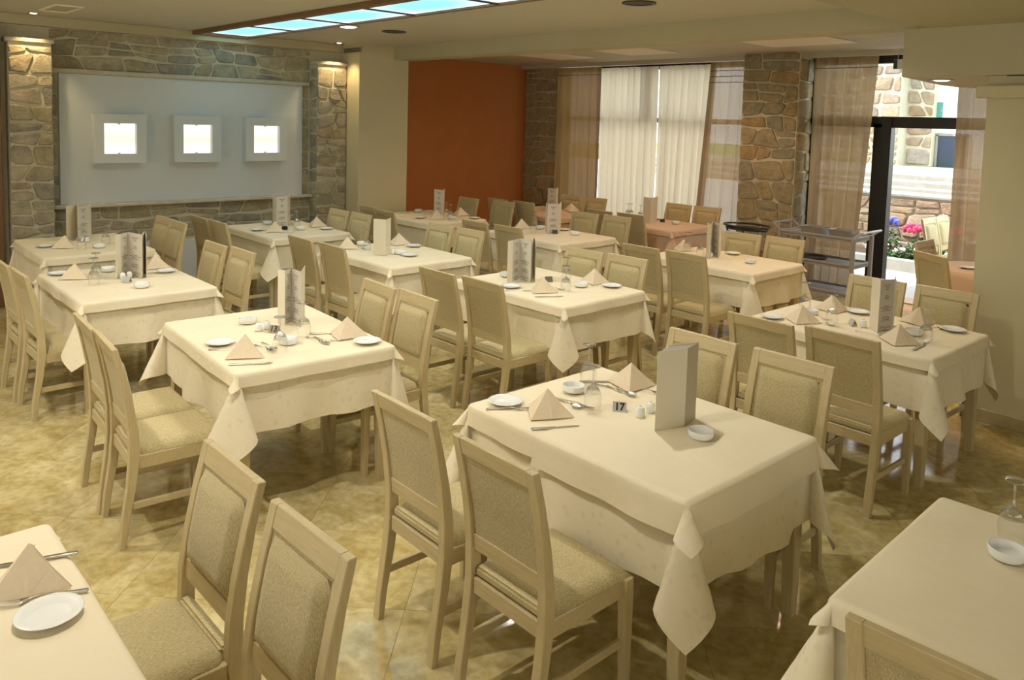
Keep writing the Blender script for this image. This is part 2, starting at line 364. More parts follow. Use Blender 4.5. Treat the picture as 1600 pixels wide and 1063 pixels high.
def pillar(name, ya, yb, seed):
    p = struct(box(name, (X0, X0+.19, ya+.015, yb-.015, 0, 2.66), MORTAR))
    stones(p, (X0+.19, ya, 0), (0, 1, 0), (0, 0, 1), (1, 0, 0), yb-ya, 2.62, (.11, .24), (.14, .30), .022, STONE, seed)
    box('ledge', (X0, X0+.215, ya-.01, yb+.01, 2.66, 2.70), SILL, p, .004)
    stones(p, (X0+.19, yb-.015, 0), (-1, 0, 0), (0, 0, 1), (0, 1, 0), .19, 2.62, (.14, .26), (.19, .2), .012, STONE, seed+1) if ya < 3 else \
    stones(p, (X0, ya+.015, 0), (1, 0, 0), (0, 0, 1), (0, -1, 0), .19, 2.62, (.14, .26), (.19, .2), .012, STONE, seed+1)
    return p
pillar('trim_2', 1.60, 2.0, 21); pillar('trim_3', 4.95, 5.38, 31)
struct(box('trim_4', (X0, X0+.14, 1.42, 1.55, 0, 2.80), WOODT, bev=.004))
struct(box('trim_5', (X0, X0+.10, 1.42, 5.38, 2.84, 2.938), BEAMC))
# white panel with moulded border and stone sill
wp = struct(box('trim_6', (X0, X0+.03, 2.08, 4.84, .99, 2.38), PANELW, bev=.006))
struct(box('trim_7', (X0, X0+.10, 1.99, 4.95, .955, .995), SILL, bev=.008))
struct(box('trim_8', (X0, X0+.055, 2.0, 4.93, 2.38, 2.43), SILL, bev=.008))
for k, (yc, lb) in enumerate(((2.645, 'leftmost'), (3.475, 'middle one'), (4.31, 'rightmost'))):
    t = empty('wall_lamp', (X0+.03, yc, 1.70)); tag(t, 'square white wall lamp with glowing centre, %s of the three' % lb, 'lamp', 'square lamps on the white panel')
    a, b, d = .265, .165, .115
    boxes('lamp_frame', [(0, d, -a, -b, -a, a), (0, d, b, a, -a, a), (0, d, -b, b, -a, -b), (0, d, -b, b, b, a)], PANELW, t)
    box('diffuser', (.01, .05, -b, b, -b, b), NICHE_E, t)
    parts('bulb_clip', [(.05, .06, -.012, .012, b-.012, b+.0), (.05, .06, -.012, .012, -b, -b+.012)], STEEL, t)

# projecting cream pier, orange wall
pr = struct(box('wall_back', (-10.45, -8.9, 5.38, 6.13, 0, 3.1), CREAM))
ow = struct(box('wall_orange', (-10.5, -10.3, 6.13, YW+.1, 0, 3.1), ORANGE))
tv = empty('wall_vent', (-9.05, 5.375, 2.86)); tag(tv, 'dark slotted air vent high up where stone meets the cream pier', 'vent')
box('vent_frame', (-.22, .22, -.012, 0, -.035, .035), BEAMC, tv); parts('slat', [(-.2, .2, -.016, -.012, z-.006, z+.002) for z in (-.022, -.008, .006, .02)], FRAME, tv)

# window wall
ww = struct(boxes('wall_window', [(-10.35, -9.46, YW, YW+.3, 0, 3.1), (-5.75, -4.96, 9.26, YW+.3, 0, 3.1), (-9.46, -2.3, YW-.02, YW+.3, 2.92, 3.1), (-2.3, XR, YW, YW+.3, 0, 3.1)], MORTAR))
stones(ww, (-10.3, YW, 0), (1, 0, 0), (0, 0, 1), (0, -1, 0), .84, 2.96, (.14, .30), (.18, .42), .035, STONEB, 41)
stones(ww, (-5.75, 9.26, 0), (1, 0, 0), (0, 0, 1), (0, -1, 0), .79, 2.97, (.16, .30), (.20, .42), .03, STONEB, 42)
stones(ww, (-4.96, 9.26, 0), (0, 1, 0), (0, 0, 1), (1, 0, 0), .34, 2.9, (.18, .32), (.16, .34), .02, STONEB, 43)
# cream column on the right
cr = struct(box('wall_right', (-1.88, XR, 6.13, 8.6, 0, 2.5), CREAM))
struct(boxes('baseboard_right', [(-1.895, XR, 6.105, 6.13, 0, .095), (-1.905, -1.88, 6.105, 8.6, 0, .095)], MARBLEB, bev=.004))
# the rest of the room behind the camera
struct(boxes('wall_front', [(-10.5, XR, Y0-.15, Y0, 0, 3.1)], CREAM)); struct(box('wall_side', (XR, XR+.15, Y0, YW+.3, 0, 3.1), CREAM))

# ceilings
struct(box('ceiling', (X0-.1, -2.3, Y0, 5.9, 2.94, 3.05), CEIL))
struct(box('ceiling_right', (-2.3, XR, Y0, 6.13, 2.77, 3.05), BEAMC))
struct(box('ceiling_rear', (-10.5, XR, 6.2, YW+.1, 2.97, 3.08), CEIL))
struct(box('trim_9', (-10.4, -2.29, 5.9, 6.2, 2.77, 3.06), BEAMC))
bm = bmesh.new()   # dropped box over the column: outline bows back to the column
out = [(-2.44, 6.06), (XR, 6.06), (XR, 8.6), (-1.88, 8.6), (-2.1, 8.45), (-2.45, 8.0), (-2.58, 7.6), (-2.58, 7.2)]
lo = [bm.verts.new((x, y, 2.425)) for x, y in out]; hi = [bm.verts.new((x, y, 2.97)) for x, y in out]
bm.faces.new(lo[::-1]); bm.faces.new(hi)
for i in range(len(out)): j = (i+1) % len(out); bm.faces.new((lo[i], lo[j], hi[j], hi[i]))
sf = struct(obj('trim_10', bm, BEAMC))
struct(boxes('trim_11', [(-1.94, XR, 6.07, 6.13, 2.27, 2.36)], CREAM, bev=.01))
box('air_slot', (-1.75, 1.5, 6.062, 6.12, 2.418, 2.426), FRAME, sf)
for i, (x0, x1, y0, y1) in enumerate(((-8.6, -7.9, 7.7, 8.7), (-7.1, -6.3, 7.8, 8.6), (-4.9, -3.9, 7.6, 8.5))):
    struct(box('ceiling_light_patch', (x0, x1, y0, y1, 2.955, 2.97), PATCH_GRILLE, bev=.004));  # pale slabs standing in for light reflected onto the rear ceiling
struct(box('trim_12', (-10.3, -2.3, YW-.13, YW-.02, 2.91, 2.97), CEIL))

# long ceiling light with backlit glass panels
t = empty('ceiling_light', (-7.0, 3.8, 2.94)); tag(t, 'long wooden framed ceiling light with backlit blue glass panels', 'light')
ys, ye, xs, xe = 3.50, 4.09, -9.27, -3.62
parts('light_frame', [(xs-.06+7, xe+.06+7, ys-.07-3.8, ys-3.8, -.045, 0), (xs-.06+7, xe+.06+7, ye-3.8, ye+.035-3.8, -.03, 0), (xs-.06+7, xs+7, ys-3.8, ye-3.8, -.045, 0), (xe+7, xe+.06+7, ys-3.8, ye-3.8, -.045, 0)], WOODT, t, .004)
for k in range(5):
    a = xs+k*1.13+7
    box('glass_panel', (a+.02, a+1.11, ys-3.8+.01, ye-3.8-.01, -.012, -.004), PANE_E, t)
    box('divider', (a+1.11, a+1.15, ys-3.8, ye-3.8, -.022, -.002), FRAME, t)
def ring_light(x, y, z, r, lit, label, name='ceiling_spotlight', cat='light', group=None):
    t = empty(name, (x, y, z)); tag(t, label, cat, group)
    bm = bmesh.new(); lathe(bm, [(r*.72, 0), (r*.72, -.006), (r, -.01), (r, 0)], 24); obj('rim', bm, FRAME if not lit else DULL, t, True)
    bm = bmesh.new(); lathe(bm, [(r*.74, -.004), (r*.5, -.014), (0, -.018)] if lit else [(r*.72, -.004), (0, -.004)], 24); obj('lens' if lit else 'speaker_mesh', bm, LAMP_E if lit else mat('dark_mesh', (.10, .075, .06), .7), t)
ring_light(-7.33, 4.29, 2.94, .13, True, 'lit round recessed spotlight beside the long ceiling light')
ring_light(-7.31, 4.84, 2.94, .13, False, 'dark round ceiling speaker between the lit spotlight and the beam', 'ceiling_speaker', 'speaker')
ring_light(-3.90, 4.78, 2.94, .13, False, 'dark round ceiling speaker at the top centre of the photo', 'ceiling_speaker', 'speaker')
ring_light(-9.03, 1.80, 2.94, .05, True, 'small ceiling spotlight shining on the left stone pillar')
ring_light(-9.03, 5.16, 2.94, .05, True, 'small ceiling spotlight shining on the right stone pillar')
ring_light(-2.30, 6.45, 2.425, .085, True, 'lit spotlight under the dropped box, nearer one')
ring_light(-2.30, 7.45, 2.425, .085, True, 'lit spotlight under the dropped box, the one by the curtain')
t = empty('ceiling_grille', (-8.4, 1.9, 2.94)); tag(t, 'flush white air grille in the ceiling above the left stone pillar', 'vent')
parts('grille_frame', [(-.3, .3, -.12, -.10, -.012, 0), (-.3, .3, .10, .12, -.012, 0), (-.3, -.28, -.1, .1, -.012, 0), (.28, .3, -.1, .1, -.012, 0)], PATCH_GRILLE, t); box('grille_back', (-.28, .28, -.1, .1, -.003, 0), BEAMC, t)

# windows
wn = struct(boxes('window_1', [(-9.46, -5.7, YW+.02, YW+.10, 2.84, 2.92), (-9.46, -5.7, YW+.02, YW+.10, 2.045, 2.115), (-9.46, -9.38, YW+.02, YW+.10, 0, 2.92), (-7.66, -7.56, YW+.02, YW+.10, 2.1, 2.92), (-9.46, -5.7, YW+.02, YW+.1, 0, .1)], FRAME))
box('pane', (-9.4, -5.72, YW+.055, YW+.061, .1, 2.84), WGLASS, wn)
dn = struct(boxes('door_1', [(-4.96, -2.3, YW+.0, YW+.10, 2.82, 2.92), (-4.96, -2.3, YW+.0, YW+.10, 2.06, 2.19), (-4.96, -4.90, YW+.0, YW+.10, 0, 2.92), (-4.15, -4.05, YW+.0, YW+.10, 0, 2.1), (-4.05, -3.935, YW-.02, YW+.10, 0, 2.19), (-2.36, -2.3, YW, YW+.1, 0, 2.92)], FRAME))
box('pane', (-4.90, -4.15, YW+.045, YW+.051, .05, 2.06), WGLASS, dn); box('pane', (-4.90, -2.36, YW+.045, YW+.051, 2.19, 2.82), WGLASS, dn)
struct(box('trim_13', (-4.9, -2.3, YW, YW+.3, -.02, .012), MARBLEB))

def curtain(name, xa, xb, y, z0, z1, folds, amp, m, label, group=None, xa2=None, xb2=None, hems=()):
    nx, nz = folds*8, 14; vs = []; rnd = random.Random(int(abs(xa)*1000)); ph = [rnd.uniform(-.6, .6) for _ in range(folds+2)]
    xa2 = xa if xa2 is None else xa2; xb2 = xb if xb2 is None else xb2
    def pt(s, tt):
        f = s*folds; k = int(min(f, folds-1)); phs = ph[k]*(1-(f-k))+ph[k+1]*(f-k)
        a = amp*(.55+.45*tt); x = (xa+(xb-xa)*s)*(1-tt)+(xa2+(xb2-xa2)*s)*tt
        return (x+.012*math.sin(f*2*PI+1+phs), y+a*math.sin(f*2*PI+phs*3)+.012*math.sin(s*19+tt*3), z1+(z0-z1)*tt)
    for j in range(nz+1):
        for i in range(nx+1): vs.append(pt(i/nx, j/nz))
    fs = [(j*(nx+1)+i, j*(nx+1)+i+1, (j+1)*(nx+1)+i+1, (j+1)*(nx+1)+i) for j in range(nz) for i in range(nx)]
    o = obj(name, (vs, [], fs), m, None, True); tag(o, label, 'curtain', group)
    for h in hems:
        tt = (z1-h)/(z1-z0); bm = bmesh.new(); tube(bm, [Vector(pt(i/nx, tt))-Vector((0, .004, 0)) for i in range(nx+1)], .004, 4); obj('hem_line', bm, BHEM, o)
    return o
curtain('curtain', -9.44, -8.42, YW-.13, .03, 2.90, 7, .035, BDENSE, 'brown sheer curtain on the left side of the wide window', hems=(2.78,))
curtain('curtain', -8.50, -7.36, YW-.07, .03, 2.88, 9, .038, WSHEER, 'white sheer curtain, left half of the wide window')
curtain('curtain', -7.34, -6.34, YW-.07, .03, 2.88, 8, .038, WSHEER, 'white sheer curtain, right half of the wide window', xb2=-6.5)
curtain('curtain', -6.40, -5.72, YW-.13, .03, 2.90, 5, .035, BSHEER, 'brown sheer curtain between the white curtain and the stone pier', hems=(2.78, 2.70, 2.62), xa2=-6.6)
curtain('curtain', -4.90, -4.08, YW-.13, .03, 2.90, 6, .04, BSHEER, 'brown sheer curtain beside the glass door, right of the stone pier', hems=(2.77,), xb2=-4.25)
curtain('curtain', -3.19, -2.60, YW-.16, .03, 2.90, 5, .04, BSHEER, 'brown sheer curtain between the doorway and the cream column', xa2=-3.17)

t = empty('exit_sign', (-3.72, 9.3, 2.78)); tag(t, 'small green and white exit sign hanging above the doorway', 'sign')
GREEN = mat('sign_green', (.02, .10, .05), .4); box('sign_panel', (-.12, .12, -.015, .015, -.055, .055), PAPERW, t, .003)
parts('green_field', [(-.118, -.075, -.018, -.015, -.053, .053), (.0, .118, -.018, -.015, -.053, .053)], GREEN, t)
parts('hanger', [(-.08, -.075, -.002, .002, .055, .19), (.075, .08, -.002, .002, .055, .19)], STEEL, t)

# ------------------------------------------------------------------ outside
OUTF = noisy('terrace_paving', (.52, .54, .55), (.60, .62, .63), 3, .25); CONC = noisy('pale_concrete', (.26, .24, .21), (.34, .32, .28), 6, .8)
tr_ = struct(box('terrace_floor', (-9, 1, YW+.3, 13.2, -.12, -.01), GROUT))
me = None
for i in range(8):
    for j in range(4):
        bm = None
        if me is None:
            bm = bmesh.new(); bxo(bm, 0, .795, 0, .795, -.02, 0); q = obj('tile', bm, OUTF, tr_); me = q.data
        else: q = bpy.data.objects.new('tile', me); C.objects.link(q); q.parent = tr_
        q.location = (-7.2+i*.8, YW+.31+j*.8, 0)
pk = struct(box('trim_14', (-6.6, -1, 11.75, 11.9, -.01, .17), CONC, bev=.01)); struct(box('planter_soil', (-6.6, -1, 11.9, 13.0, -.01, .10), noisy('soil', (.05, .03, .02), (.09, .06, .04), 20, .95)))
rw = struct(box('wall_garden', (-7.5, 1, 13.0, 13.4, 0, 1.0), MORTAR))
stones(rw, (-6.4, 13.0, 0), (1, 0, 0), (0, 0, 1), (0, -1, 0), 3.2, .96, (.14, .24), (.22, .5), .04, STONEO, 51)
box('coping', (-7.5, 1, 12.95, 13.5, .98, 1.03), CONC, rw, .01)
for k, (y, z) in enumerate(((13.9, 1.06), (14.3, 1.15), (14.9, 1.24))):
    s_ = struct(box('step', (-12, 0, y, y+2.2 if k == 2 else y+.7, z-.12, z), CONC, bev=.01)); 
struct(box('garden_ground', (-20, 8, 15, 30, 1.1, 1.235), noisy('lawn', (.10, .22, .04), (.20, .34, .08), 8, .9)))
struct(box('garden_path', (-14, -2, 15.1, 18.6, 1.2, 1.245), CONC))
t = empty('stone_building', (-7.6, 19, 1.24)); tag(t, 'sunlit stone building with arched buttress and dark door seen through the doorway', 'building')
WHT = mat('bright_render', (.80, .80, .82), .8)
box('wall', (-3.5, 6, .1, .4, 0, 5.2), WHT, t); b1 = box('buttress', (-.75, .18, -.5, .1, 0, 2.35), MORTAR, t)
def rel(seed, O, U, Nn, W, H, par): stones(par, O, U, (0, 0, 1), Nn, W, H, (.24, .42), (.26, .5), .05, STONEO, seed, gap=.05)
rel(61, (-.75, -.5, 0), (1, 0, 0), (0, -1, 0), .93, 2.3, b1); b2 = box('side_wall', (.18, .75, -.1, .1, 0, 2.6), MORTAR, t); rel(62, (.18, -.1, 0), (1, 0, 0), (0, -1, 0), .57, 2.3, b2)
b3 = box('annex_wall', (-2.6, -.75, -.1, .1, 0, 2.3), MORTAR, t); rel(63, (-2.2, -.1, 0), (1, 0, 0), (0, -1, 0), 1.45, 2.2, b3)
boxes('door_frame', [(.78, .82, .04, .1, 0, .72), (1.4, 1.44, .04, .1, 0, .72), (.78, 1.44, .04, .1, .70, .76)], CONC, t)
box('door_leaf', (.82, 1.4, .06, .1, 0, .7), mat('dark_blue_door', (.03, .045, .08), .4), t)
parts('window_shutter', [(.62, .86, .05, .1, 1.05, 1.25), (.62, .86, .05, .1, 1.28, 1.45)], mat('teal_shutter', (.08, .30, .26), .5), t)
# gabled roof pieces
obj('roof', ([(-3.6, -.6, 3.3), (2.5, -.6, 2.9), (2.5, .6, 3.1), (-3.6, .6, 3.5), (-3.6, -.6, 3.4), (2.5, -.6, 3.0), (2.5, .6, 3.2), (-3.6, .6, 3.6)], [], [(0, 3, 2, 1), (4, 5, 6, 7), (0, 1, 5, 4), (1, 2, 6, 5), (2, 3, 7, 6), (3, 0, 4, 7)]), mat('blue_grey_roof', (.45, .52, .62), .6), t)

def plant(name, x, y, z0, r, hh, label, cat, blossoms, bc, rb, group=None, seed=1, stems=False):
    rnd = random.Random(seed); t = empty(name, (x, y, z0)); tag(t, label, cat, group); vs, fs = [], []
    for _ in range(170):
        a = rnd.uniform(0, 2*PI); q = math.sqrt(rnd.random())*r; c = Vector((q*math.cos(a), q*math.sin(a), rnd.uniform(.02, hh*(1-.4*(q/r)**2))))
        u = Vector((rnd.uniform(-1, 1), rnd.uniform(-1, 1), rnd.uniform(-.5, .6))).normalized(); v = u.cross(Vector((rnd.uniform(-1, 1), rnd.uniform(-1, 1), 1))).normalized(); s = rnd.uniform(.03, .06)
        i = len(vs); vs += [c-u*s, c+v*s*.45, c+u*s, c-v*s*.45]; fs.append((i, i+1, i+2, i+3))
    obj('foliage', (vs, [], fs), FOL, t)['kind'] = 'stuff'
    bm = bmesh.new(); tube(bm, [(0, 0, 0), (.01, 0, hh*.6)], .008, 5); obj('stem', bm, FOL, t)
    bmm = mat('petal', bc, .6)
    for (bx, by, bz) in blossoms:
        bm = bmesh.new()
        for _ in range(16 if rb > .05 else 6):
            d = Vector((rnd.gauss(0, 1), rnd.gauss(0, 1), abs(rnd.gauss(0, 1))*.8)).normalized()*rb*.75
            bmesh.ops.create_icosphere(bm, subdivisions=1, radius=rb*.38, matrix=Matrix.Translation(d))
        o = obj('blossom', bm, bmm, t); o.location = (bx, by, bz)
plant('hydrangea', -5.02, 12.45, .10, .17, .45, 'hydrangea with a blue blossom beside the black door post', 'plant', [(.0, 0, .50)], (.12, .14, .50), .12, 'planter flowers', 1)
plant('hydrangea', -4.62, 12.45, .10, .17, .40, 'hydrangea with bright pink blossoms in the planter, left one', 'plant', [(-.08, -.05, .43), (.1, -.02, .45)], (.75, .04, .12), .12, None, 2)
plant('hydrangea', -4.24, 12.45, .10, .17, .40, 'hydrangea with bright pink blossoms in the planter, right one', 'plant', [(-.04, -.05, .42), (.12, .02, .44)], (.75, .05, .13), .11, None, 3)
for k in range(6):
    plant('bedding_flower', -5.10+k*.21, 12.02, .10, .085, .16, 'low pink and white bedding plant, %s along the planter kerb' % ('nearest the black door post', 'second from the door post', 'third from the door post', 'fourth from the door post', 'fifth from the door post', 'farthest right')[k], 'plant',
          [(random.uniform(-.08, .08), random.uniform(-.08, .04), random.uniform(.14, .22)) for _ in range(4)], (.80, .66, .72), .035, 'bedding plants along the planter kerb', 10+k)

# ------------------------------------------------------------------ chair
def make_chair():
    root = empty('dining_chair')
    W, PW = .41, .040; hx = W/2-PW/2
    py = [(-.235, 0), (-.222, .12), (-.195, .28), (-.18, .42), (-.183, .55), (-.20, .68), (-.228, .82), (-.26, .948)]
    pd = [.028, .032, .040, .046, .042, .036, .031, .027]
    def yb(z):
        z = min(max(z, 0), .9479)
        for (a, za), (b, zb) in zip(py, py[1:]):
            if za <= z <= zb: return a+(b-a)*(z-za)/(zb-za)
    for s in (-1, 1):
        bm = bmesh.new(); sweep(bm, [(s*hx, y, z) for y, z in py], PW, pd)
        bmesh.ops.bevel(bm, geom=[e for e in bm.edges if abs(e.verts[0].co.z-e.verts[1].co.z) > .01 or e.verts[0].co.z > .9], offset=.003, segments=1, affect='EDGES'); obj('leg', bm, OAK, root)
    for s in (-1, 1):
        bm = bmesh.new(); sweep(bm, [(s*(hx+.012), .212, 0), (s*(hx+.008), .205, .40), (s*(hx+.008), .205, .435)], .042, [.030, .040, .040])
        for v in bm.verts:
            if v.co.z < .01: v.co.x = s*(hx+.012)+(v.co.x-s*(hx+.012))*.75
        bmesh.ops.bevel(bm, geom=[e for e in bm.edges if abs(e.verts[0].co.z-e.verts[1].co.z) > .01], offset=.003, segments=1, affect='EDGES'); obj('leg', bm, OAK, root)
    parts('seat_rail', [(-hx+.02, hx-.02, -.195, -.170, .365, .425), (-hx-.01, hx+.01, .192, .222, .365, .430), (-hx-.012, -hx+.012, -.16, .19, .365, .428), (hx-.012, hx+.012, -.16, .19, .365, .428)], OAKH, root, .003)
    for s in (-1, 1):
        bm = bmesh.new(); vs = bxo(bm, s*hx-.009, s*hx+.009, -.19, .20, .175, .208); bmesh.ops.bevel(bm, geom=bm.edges[:], offset=.003, segments=1, affect='EDGES'); obj('stretcher', bm, OAKH, root)
    # back frame: top and bottom rails leaning with the posts
    for z0, z1, xx in ((.885, .948, hx-.019), (.525, .585, hx-.019)):
        bm = bmesh.new(); v = bxo(bm, -xx, xx, 0, 0, z0, z1)
        for i, q in enumerate(v):
            q.co.y = yb(q.co.z)+(-.012 if i in (0, 1, 4, 5) else .012)
        bmesh.ops.bevel(bm, geom=bm.edges[:], offset=.002, segments=1, affect='EDGES'); obj('back_rail', bm, OAKH, root)
    # rear fabric panel, recessed
    bm = bmesh.new(); n = 6; xx = hx-.019; g = [[bm.verts.new((x, yb(.585+(.30)*k/n)-.006, .585+.30*k/n)) for x in (-xx, xx)] for k in range(n+1)]
    g2 = [[bm.verts.new((x, yb(.585+(.30)*k/n)+.006, .585+.30*k/n)) for x in (-xx, xx)] for k in range(n+1)]
    for k in range(n):
        bm.faces.new((g[k][0], g[k][1], g[k+1][1], g[k+1][0])); bm.faces.new((g2[k][1], g2[k][0], g2[k+1][0], g2[k+1][1]))
    obj('back_panel', bm, FAB, root)
    # front pad, bulged with rounded edge
    NX, NZ = 12, 14; vs = []; fs = []; xw, za, zb = hx-.034, .598, .872
    for k in range(NZ+1):
        for i in range(NX+1):
            s, t_ = i/NX*2-1, k/NZ*2-1; z = za+(zb-za)*(t_+1)/2; x = xw*s
            e = min(1, (1-abs(s))*6)*1.0; f = min(1, (1-abs(t_))*7); q = math.sqrt(max(0, 1-(1-e)**2))*math.sqrt(max(0, 1-(1-f)**2))
            vs.append((x, yb(z)+.006+.024*q+.006*(1-s*s)*(1-t_*t_), z))
    fs = [(k*(NX+1)+i, (k+1)*(NX+1)+i, (k+1)*(NX+1)+i+1, k*(NX+1)+i+1) for k in range(NZ) for i in range(NX)]
    obj('backrest', (vs, [], fs), FAB, root, True)
    # seat cushion
    NX, NY = 14, 14; vs = []
    for k in range(NY+1):
        for i in range(NX+1):
            s, t_ = i/NX*2-1, k/NY*2-1; wd = .186+.017*(t_+1)/2
            if t_ < -.9: wd = hx-.021
            y = -.155+(.395)*(t_+1)/2-.01; x = wd*s
            e, f = min(1, (1-abs(s))*5), min(1, (1-abs(t_))*6); q = math.sqrt(max(0, 1-(1-e)**2))*math.sqrt(max(0, 1-(1-f)**2))
            vs.append((x, y, .432+.032*q+.012*(1-s*s)*(1-t_*t_)))
    fs = [(k*(NX+1)+i, k*(NX+1)+i+1, (k+1)*(NX+1)+i+1, (k+1)*(NX+1)+i) for k in range(NY) for i in range(NX)]
    b0 = len(vs); vs += [(x, y, .426) for x, y in ((-.187, -.165), (.187, -.165), (.204, .230), (-.204, .230))]
    cn = [0, NX, (NY+1)*(NX+1)-1, NY*(NX+1)]
    rim = [i for i in range(NX+1)]+[k*(NX+1)+NX for k in range(1, NY+1)]+[NY*(NX+1)+i for i in range(NX-1, -1, -1)]+[k*(NX+1) for k in range(NY-1, 0, -1)]
    base = [];
    for r in rim: base.append(len(vs)); vs.append((vs[r][0], vs[r][1], .428))
    for a in range(len(rim)): b = (a+1) % len(rim); fs.append((rim[b], rim[a], base[a], base[b]))
    del vs[b0:b0+4]; fs = [tuple(i-4 if i >= b0+4 else i for i in f) for f in fs]
    obj('seat', (vs, [], fs), FABS, root, True)
    # rear strip of the cushion seen through the gap over the seat rail
    box('seat_back_edge', (-hx+.021, hx-.021, -.188, -.150, .428, .462), FABS, root, .008, 2)
    return root
CHAIR = make_chair(); CHAIR_USED = [False]
def chair(x, y, rz, label, group=None):
    if not CHAIR_USED[0]: c = CHAIR; CHAIR_USED[0] = True
    else: c = copy_tree(CHAIR)
    c.location = (x, y, 0); c.rotation_euler = (0, 0, rz); tag(c, label, 'chair', group); return c

# ------------------------------------------------------------------ tables and cloths
TL, TW, TH = 1.15, .85, .75
def make_table():
    root = empty('dining_table')
    box('tabletop', (-TL/2, TL/2, -TW/2, TW/2, TH-.028, TH), OAKH, root, .004)
    a, b = TL/2-.05, TW/2-.05
    parts('apron', [(-a, a, -b-.01, -b+.01, .655, TH-.028), (-a, a, b-.01, b+.01, .655, TH-.028), (-a-.01, -a+.01, -b, b, .655, TH-.028), (a-.01, a+.01, -b, b, .655, TH-.028)], OAKH, root)
    for sx in (-1, 1):
        for sy in (-1, 1):
            bm = bmesh.new(); ax, ay = sx*(TL/2-.042), sy*(TW/2-.042)
            sweep(bm, [(ax, ay, 0), (ax, ay, TH-.028)], .068, [.068, .068])
            for v in bm.verts:
                if v.co.z < .01:     # inner faces taper towards the foot
                    if (v.co.x-ax)*sx < 0: v.co.x += sx*.020
                    if (v.co.y-ay)*sy < 0: v.co.y += sy*.020
            bmesh.ops.bevel(bm, geom=[e for e in bm.edges if abs(e.verts[0].co.z-e.verts[1].co.z) > .1], offset=.003, segments=1, affect='EDGES')
            obj('leg', bm, OAK, root)
    return root
TABLE = make_table(); TUSED = [False]

def cloth(name, m, parent_loc, rz, label, u0, u1, v0, v1, z, r, seed, cat='tablecloth', group=None, amp=.012, crease=(), flat=.95):
    """sheet [u0,u1]x[v0,v1] laid on the table top; what passes an edge hangs down, corners hang as cones"""
    a, b = TL/2+r*.15, TW/2+r*.15; rnd = random.Random(seed)
    def grid(lo, hi, e):
        g = [lo+(hi-lo)*0]
        pts = set()
        for q in range(15): pts.add(max(lo, -e)+(min(hi, e)-max(lo, -e))*q/14)
        for s, lim in ((-1, lo), (1, hi)):
            if s*lim > e:
                o = s*lim-e
                for q in (.15*r, .5*r, 1.0*r, 1.6*r, 2.2*r): 
                    if q < o*.5: pts.add(s*(e+q))
                k = 5 if o < .15 else 11
                for q in range(1, k+1): pts.add(s*(e+o*q/k))
                pts.add(s*e)
        return sorted(pts)
    us, vsx = grid(u0, u1, a), grid(v0, v1, b)
    phs = [rnd.uniform(0, 6.28) for _ in range(12)]; fl = [rnd.uniform(.35, .9) for _ in range(8)]
    def hang(s):       # outwards, down for a length s past the edge, bend radius r
        q = r*PI/2
        if s < q: return r*math.sin(s/r), r*(1-math.cos(s/r))
        return r, r+(s-q)
    al = math.radians(14.48); lower = 1 if z < TH+.008 else 0
    def pt(u, v):
        eu, ev = abs(u)-a, abs(v)-b; su, sv = (1 if u > 0 else -1), (1 if v > 0 else -1)
        zz = z
        for c in crease: zz += .0018*math.exp(-((u-c)/.006)**2)
        if eu <= 0 and ev <= 0:
            return (u, v, zz+.0012*math.sin(u*9+phs[0])*math.sin(v*11+phs[1]))
        if eu > 0 and ev > 0:
            s = math.hypot(eu, ev); th = math.atan2(ev, eu); t_ = 4*th
            k = 3 if su > 0 and sv > 0 else 2 if su > 0 else 1 if sv > 0 else 0
            A = Vector((math.sin(al)/1.4142, math.sin(al)/1.4142, -math.cos(al))); v0_ = Vector((0, 0, -1))
            D = Matrix.Rotation(t_, 3, A)@v0_
            perp = Vector((1, -1, 0)).normalized(); dg = Vector((1, 1, 0)).normalized()
            cpo = D.dot(perp); cdo = D.dot(dg)
            if cpo*1 < 0 and th < PI/4 or cpo > 0 and th > PI/4: cpo = -cpo
            D = perp*cpo*(flat+.25*math.sin(phs[k])+(0 if lower else .5))+dg*(cdo*(fl[k] if lower else 1.25)+(0 if lower else .12))+Vector((0, 0, D.z)); D.normalize()
            h, dn_ = hang(min(s, r*PI/2)); rest = max(0, s-r*PI/2)
            X = h*math.cos(th); Y = h*math.sin(th)
            p = Vector((X, Y, -dn_))+D*rest
            return (su*(a+p.x), sv*(b+p.y), z+p.z)
        if eu > 0:
            h, d = hang(eu); tt = (v+b)/(2*b); wn_ = math.sin(PI*max(0, min(1, tt)))**.6; k = 0 if su > 0 else 4
            o = wn_*max(0, d-.10*lower)*(.10+amp*9*(.55*math.sin(tt*9+phs[k])+.45*math.sin(tt*17+phs[k+1])))*.9+(0 if lower else .12*d)
            return (su*(a+h+max(-.001, o)), v, z-d)
        h, d = hang(ev); tt = (u+a)/(2*a); wn_ = math.sin(PI*max(0, min(1, tt)))**.6; k = 2 if sv > 0 else 6
        o = wn_*max(0, d-.10*lower)*(.10+amp*9*(.55*math.sin(tt*11+phs[k])+.45*math.sin(tt*21+phs[k+1])))*.9+(0 if lower else .12*d)
        return (u, sv*(b+h+max(-.001, o)), z-d)
    P_ = [pt(u, v) for v in vsx for u in us]; n = len(us)
    F_ = [(j*n+i, j*n+i+1, (j+1)*n+i+1, (j+1)*n+i) for j in range(len(vsx)-1) for i in range(n-1)]
    o = obj(name, (P_, [], F_), m, None, True); o.location = parent_loc; o.rotation_euler = (0, 0, rz)
    tag(o, label, cat, group); return o

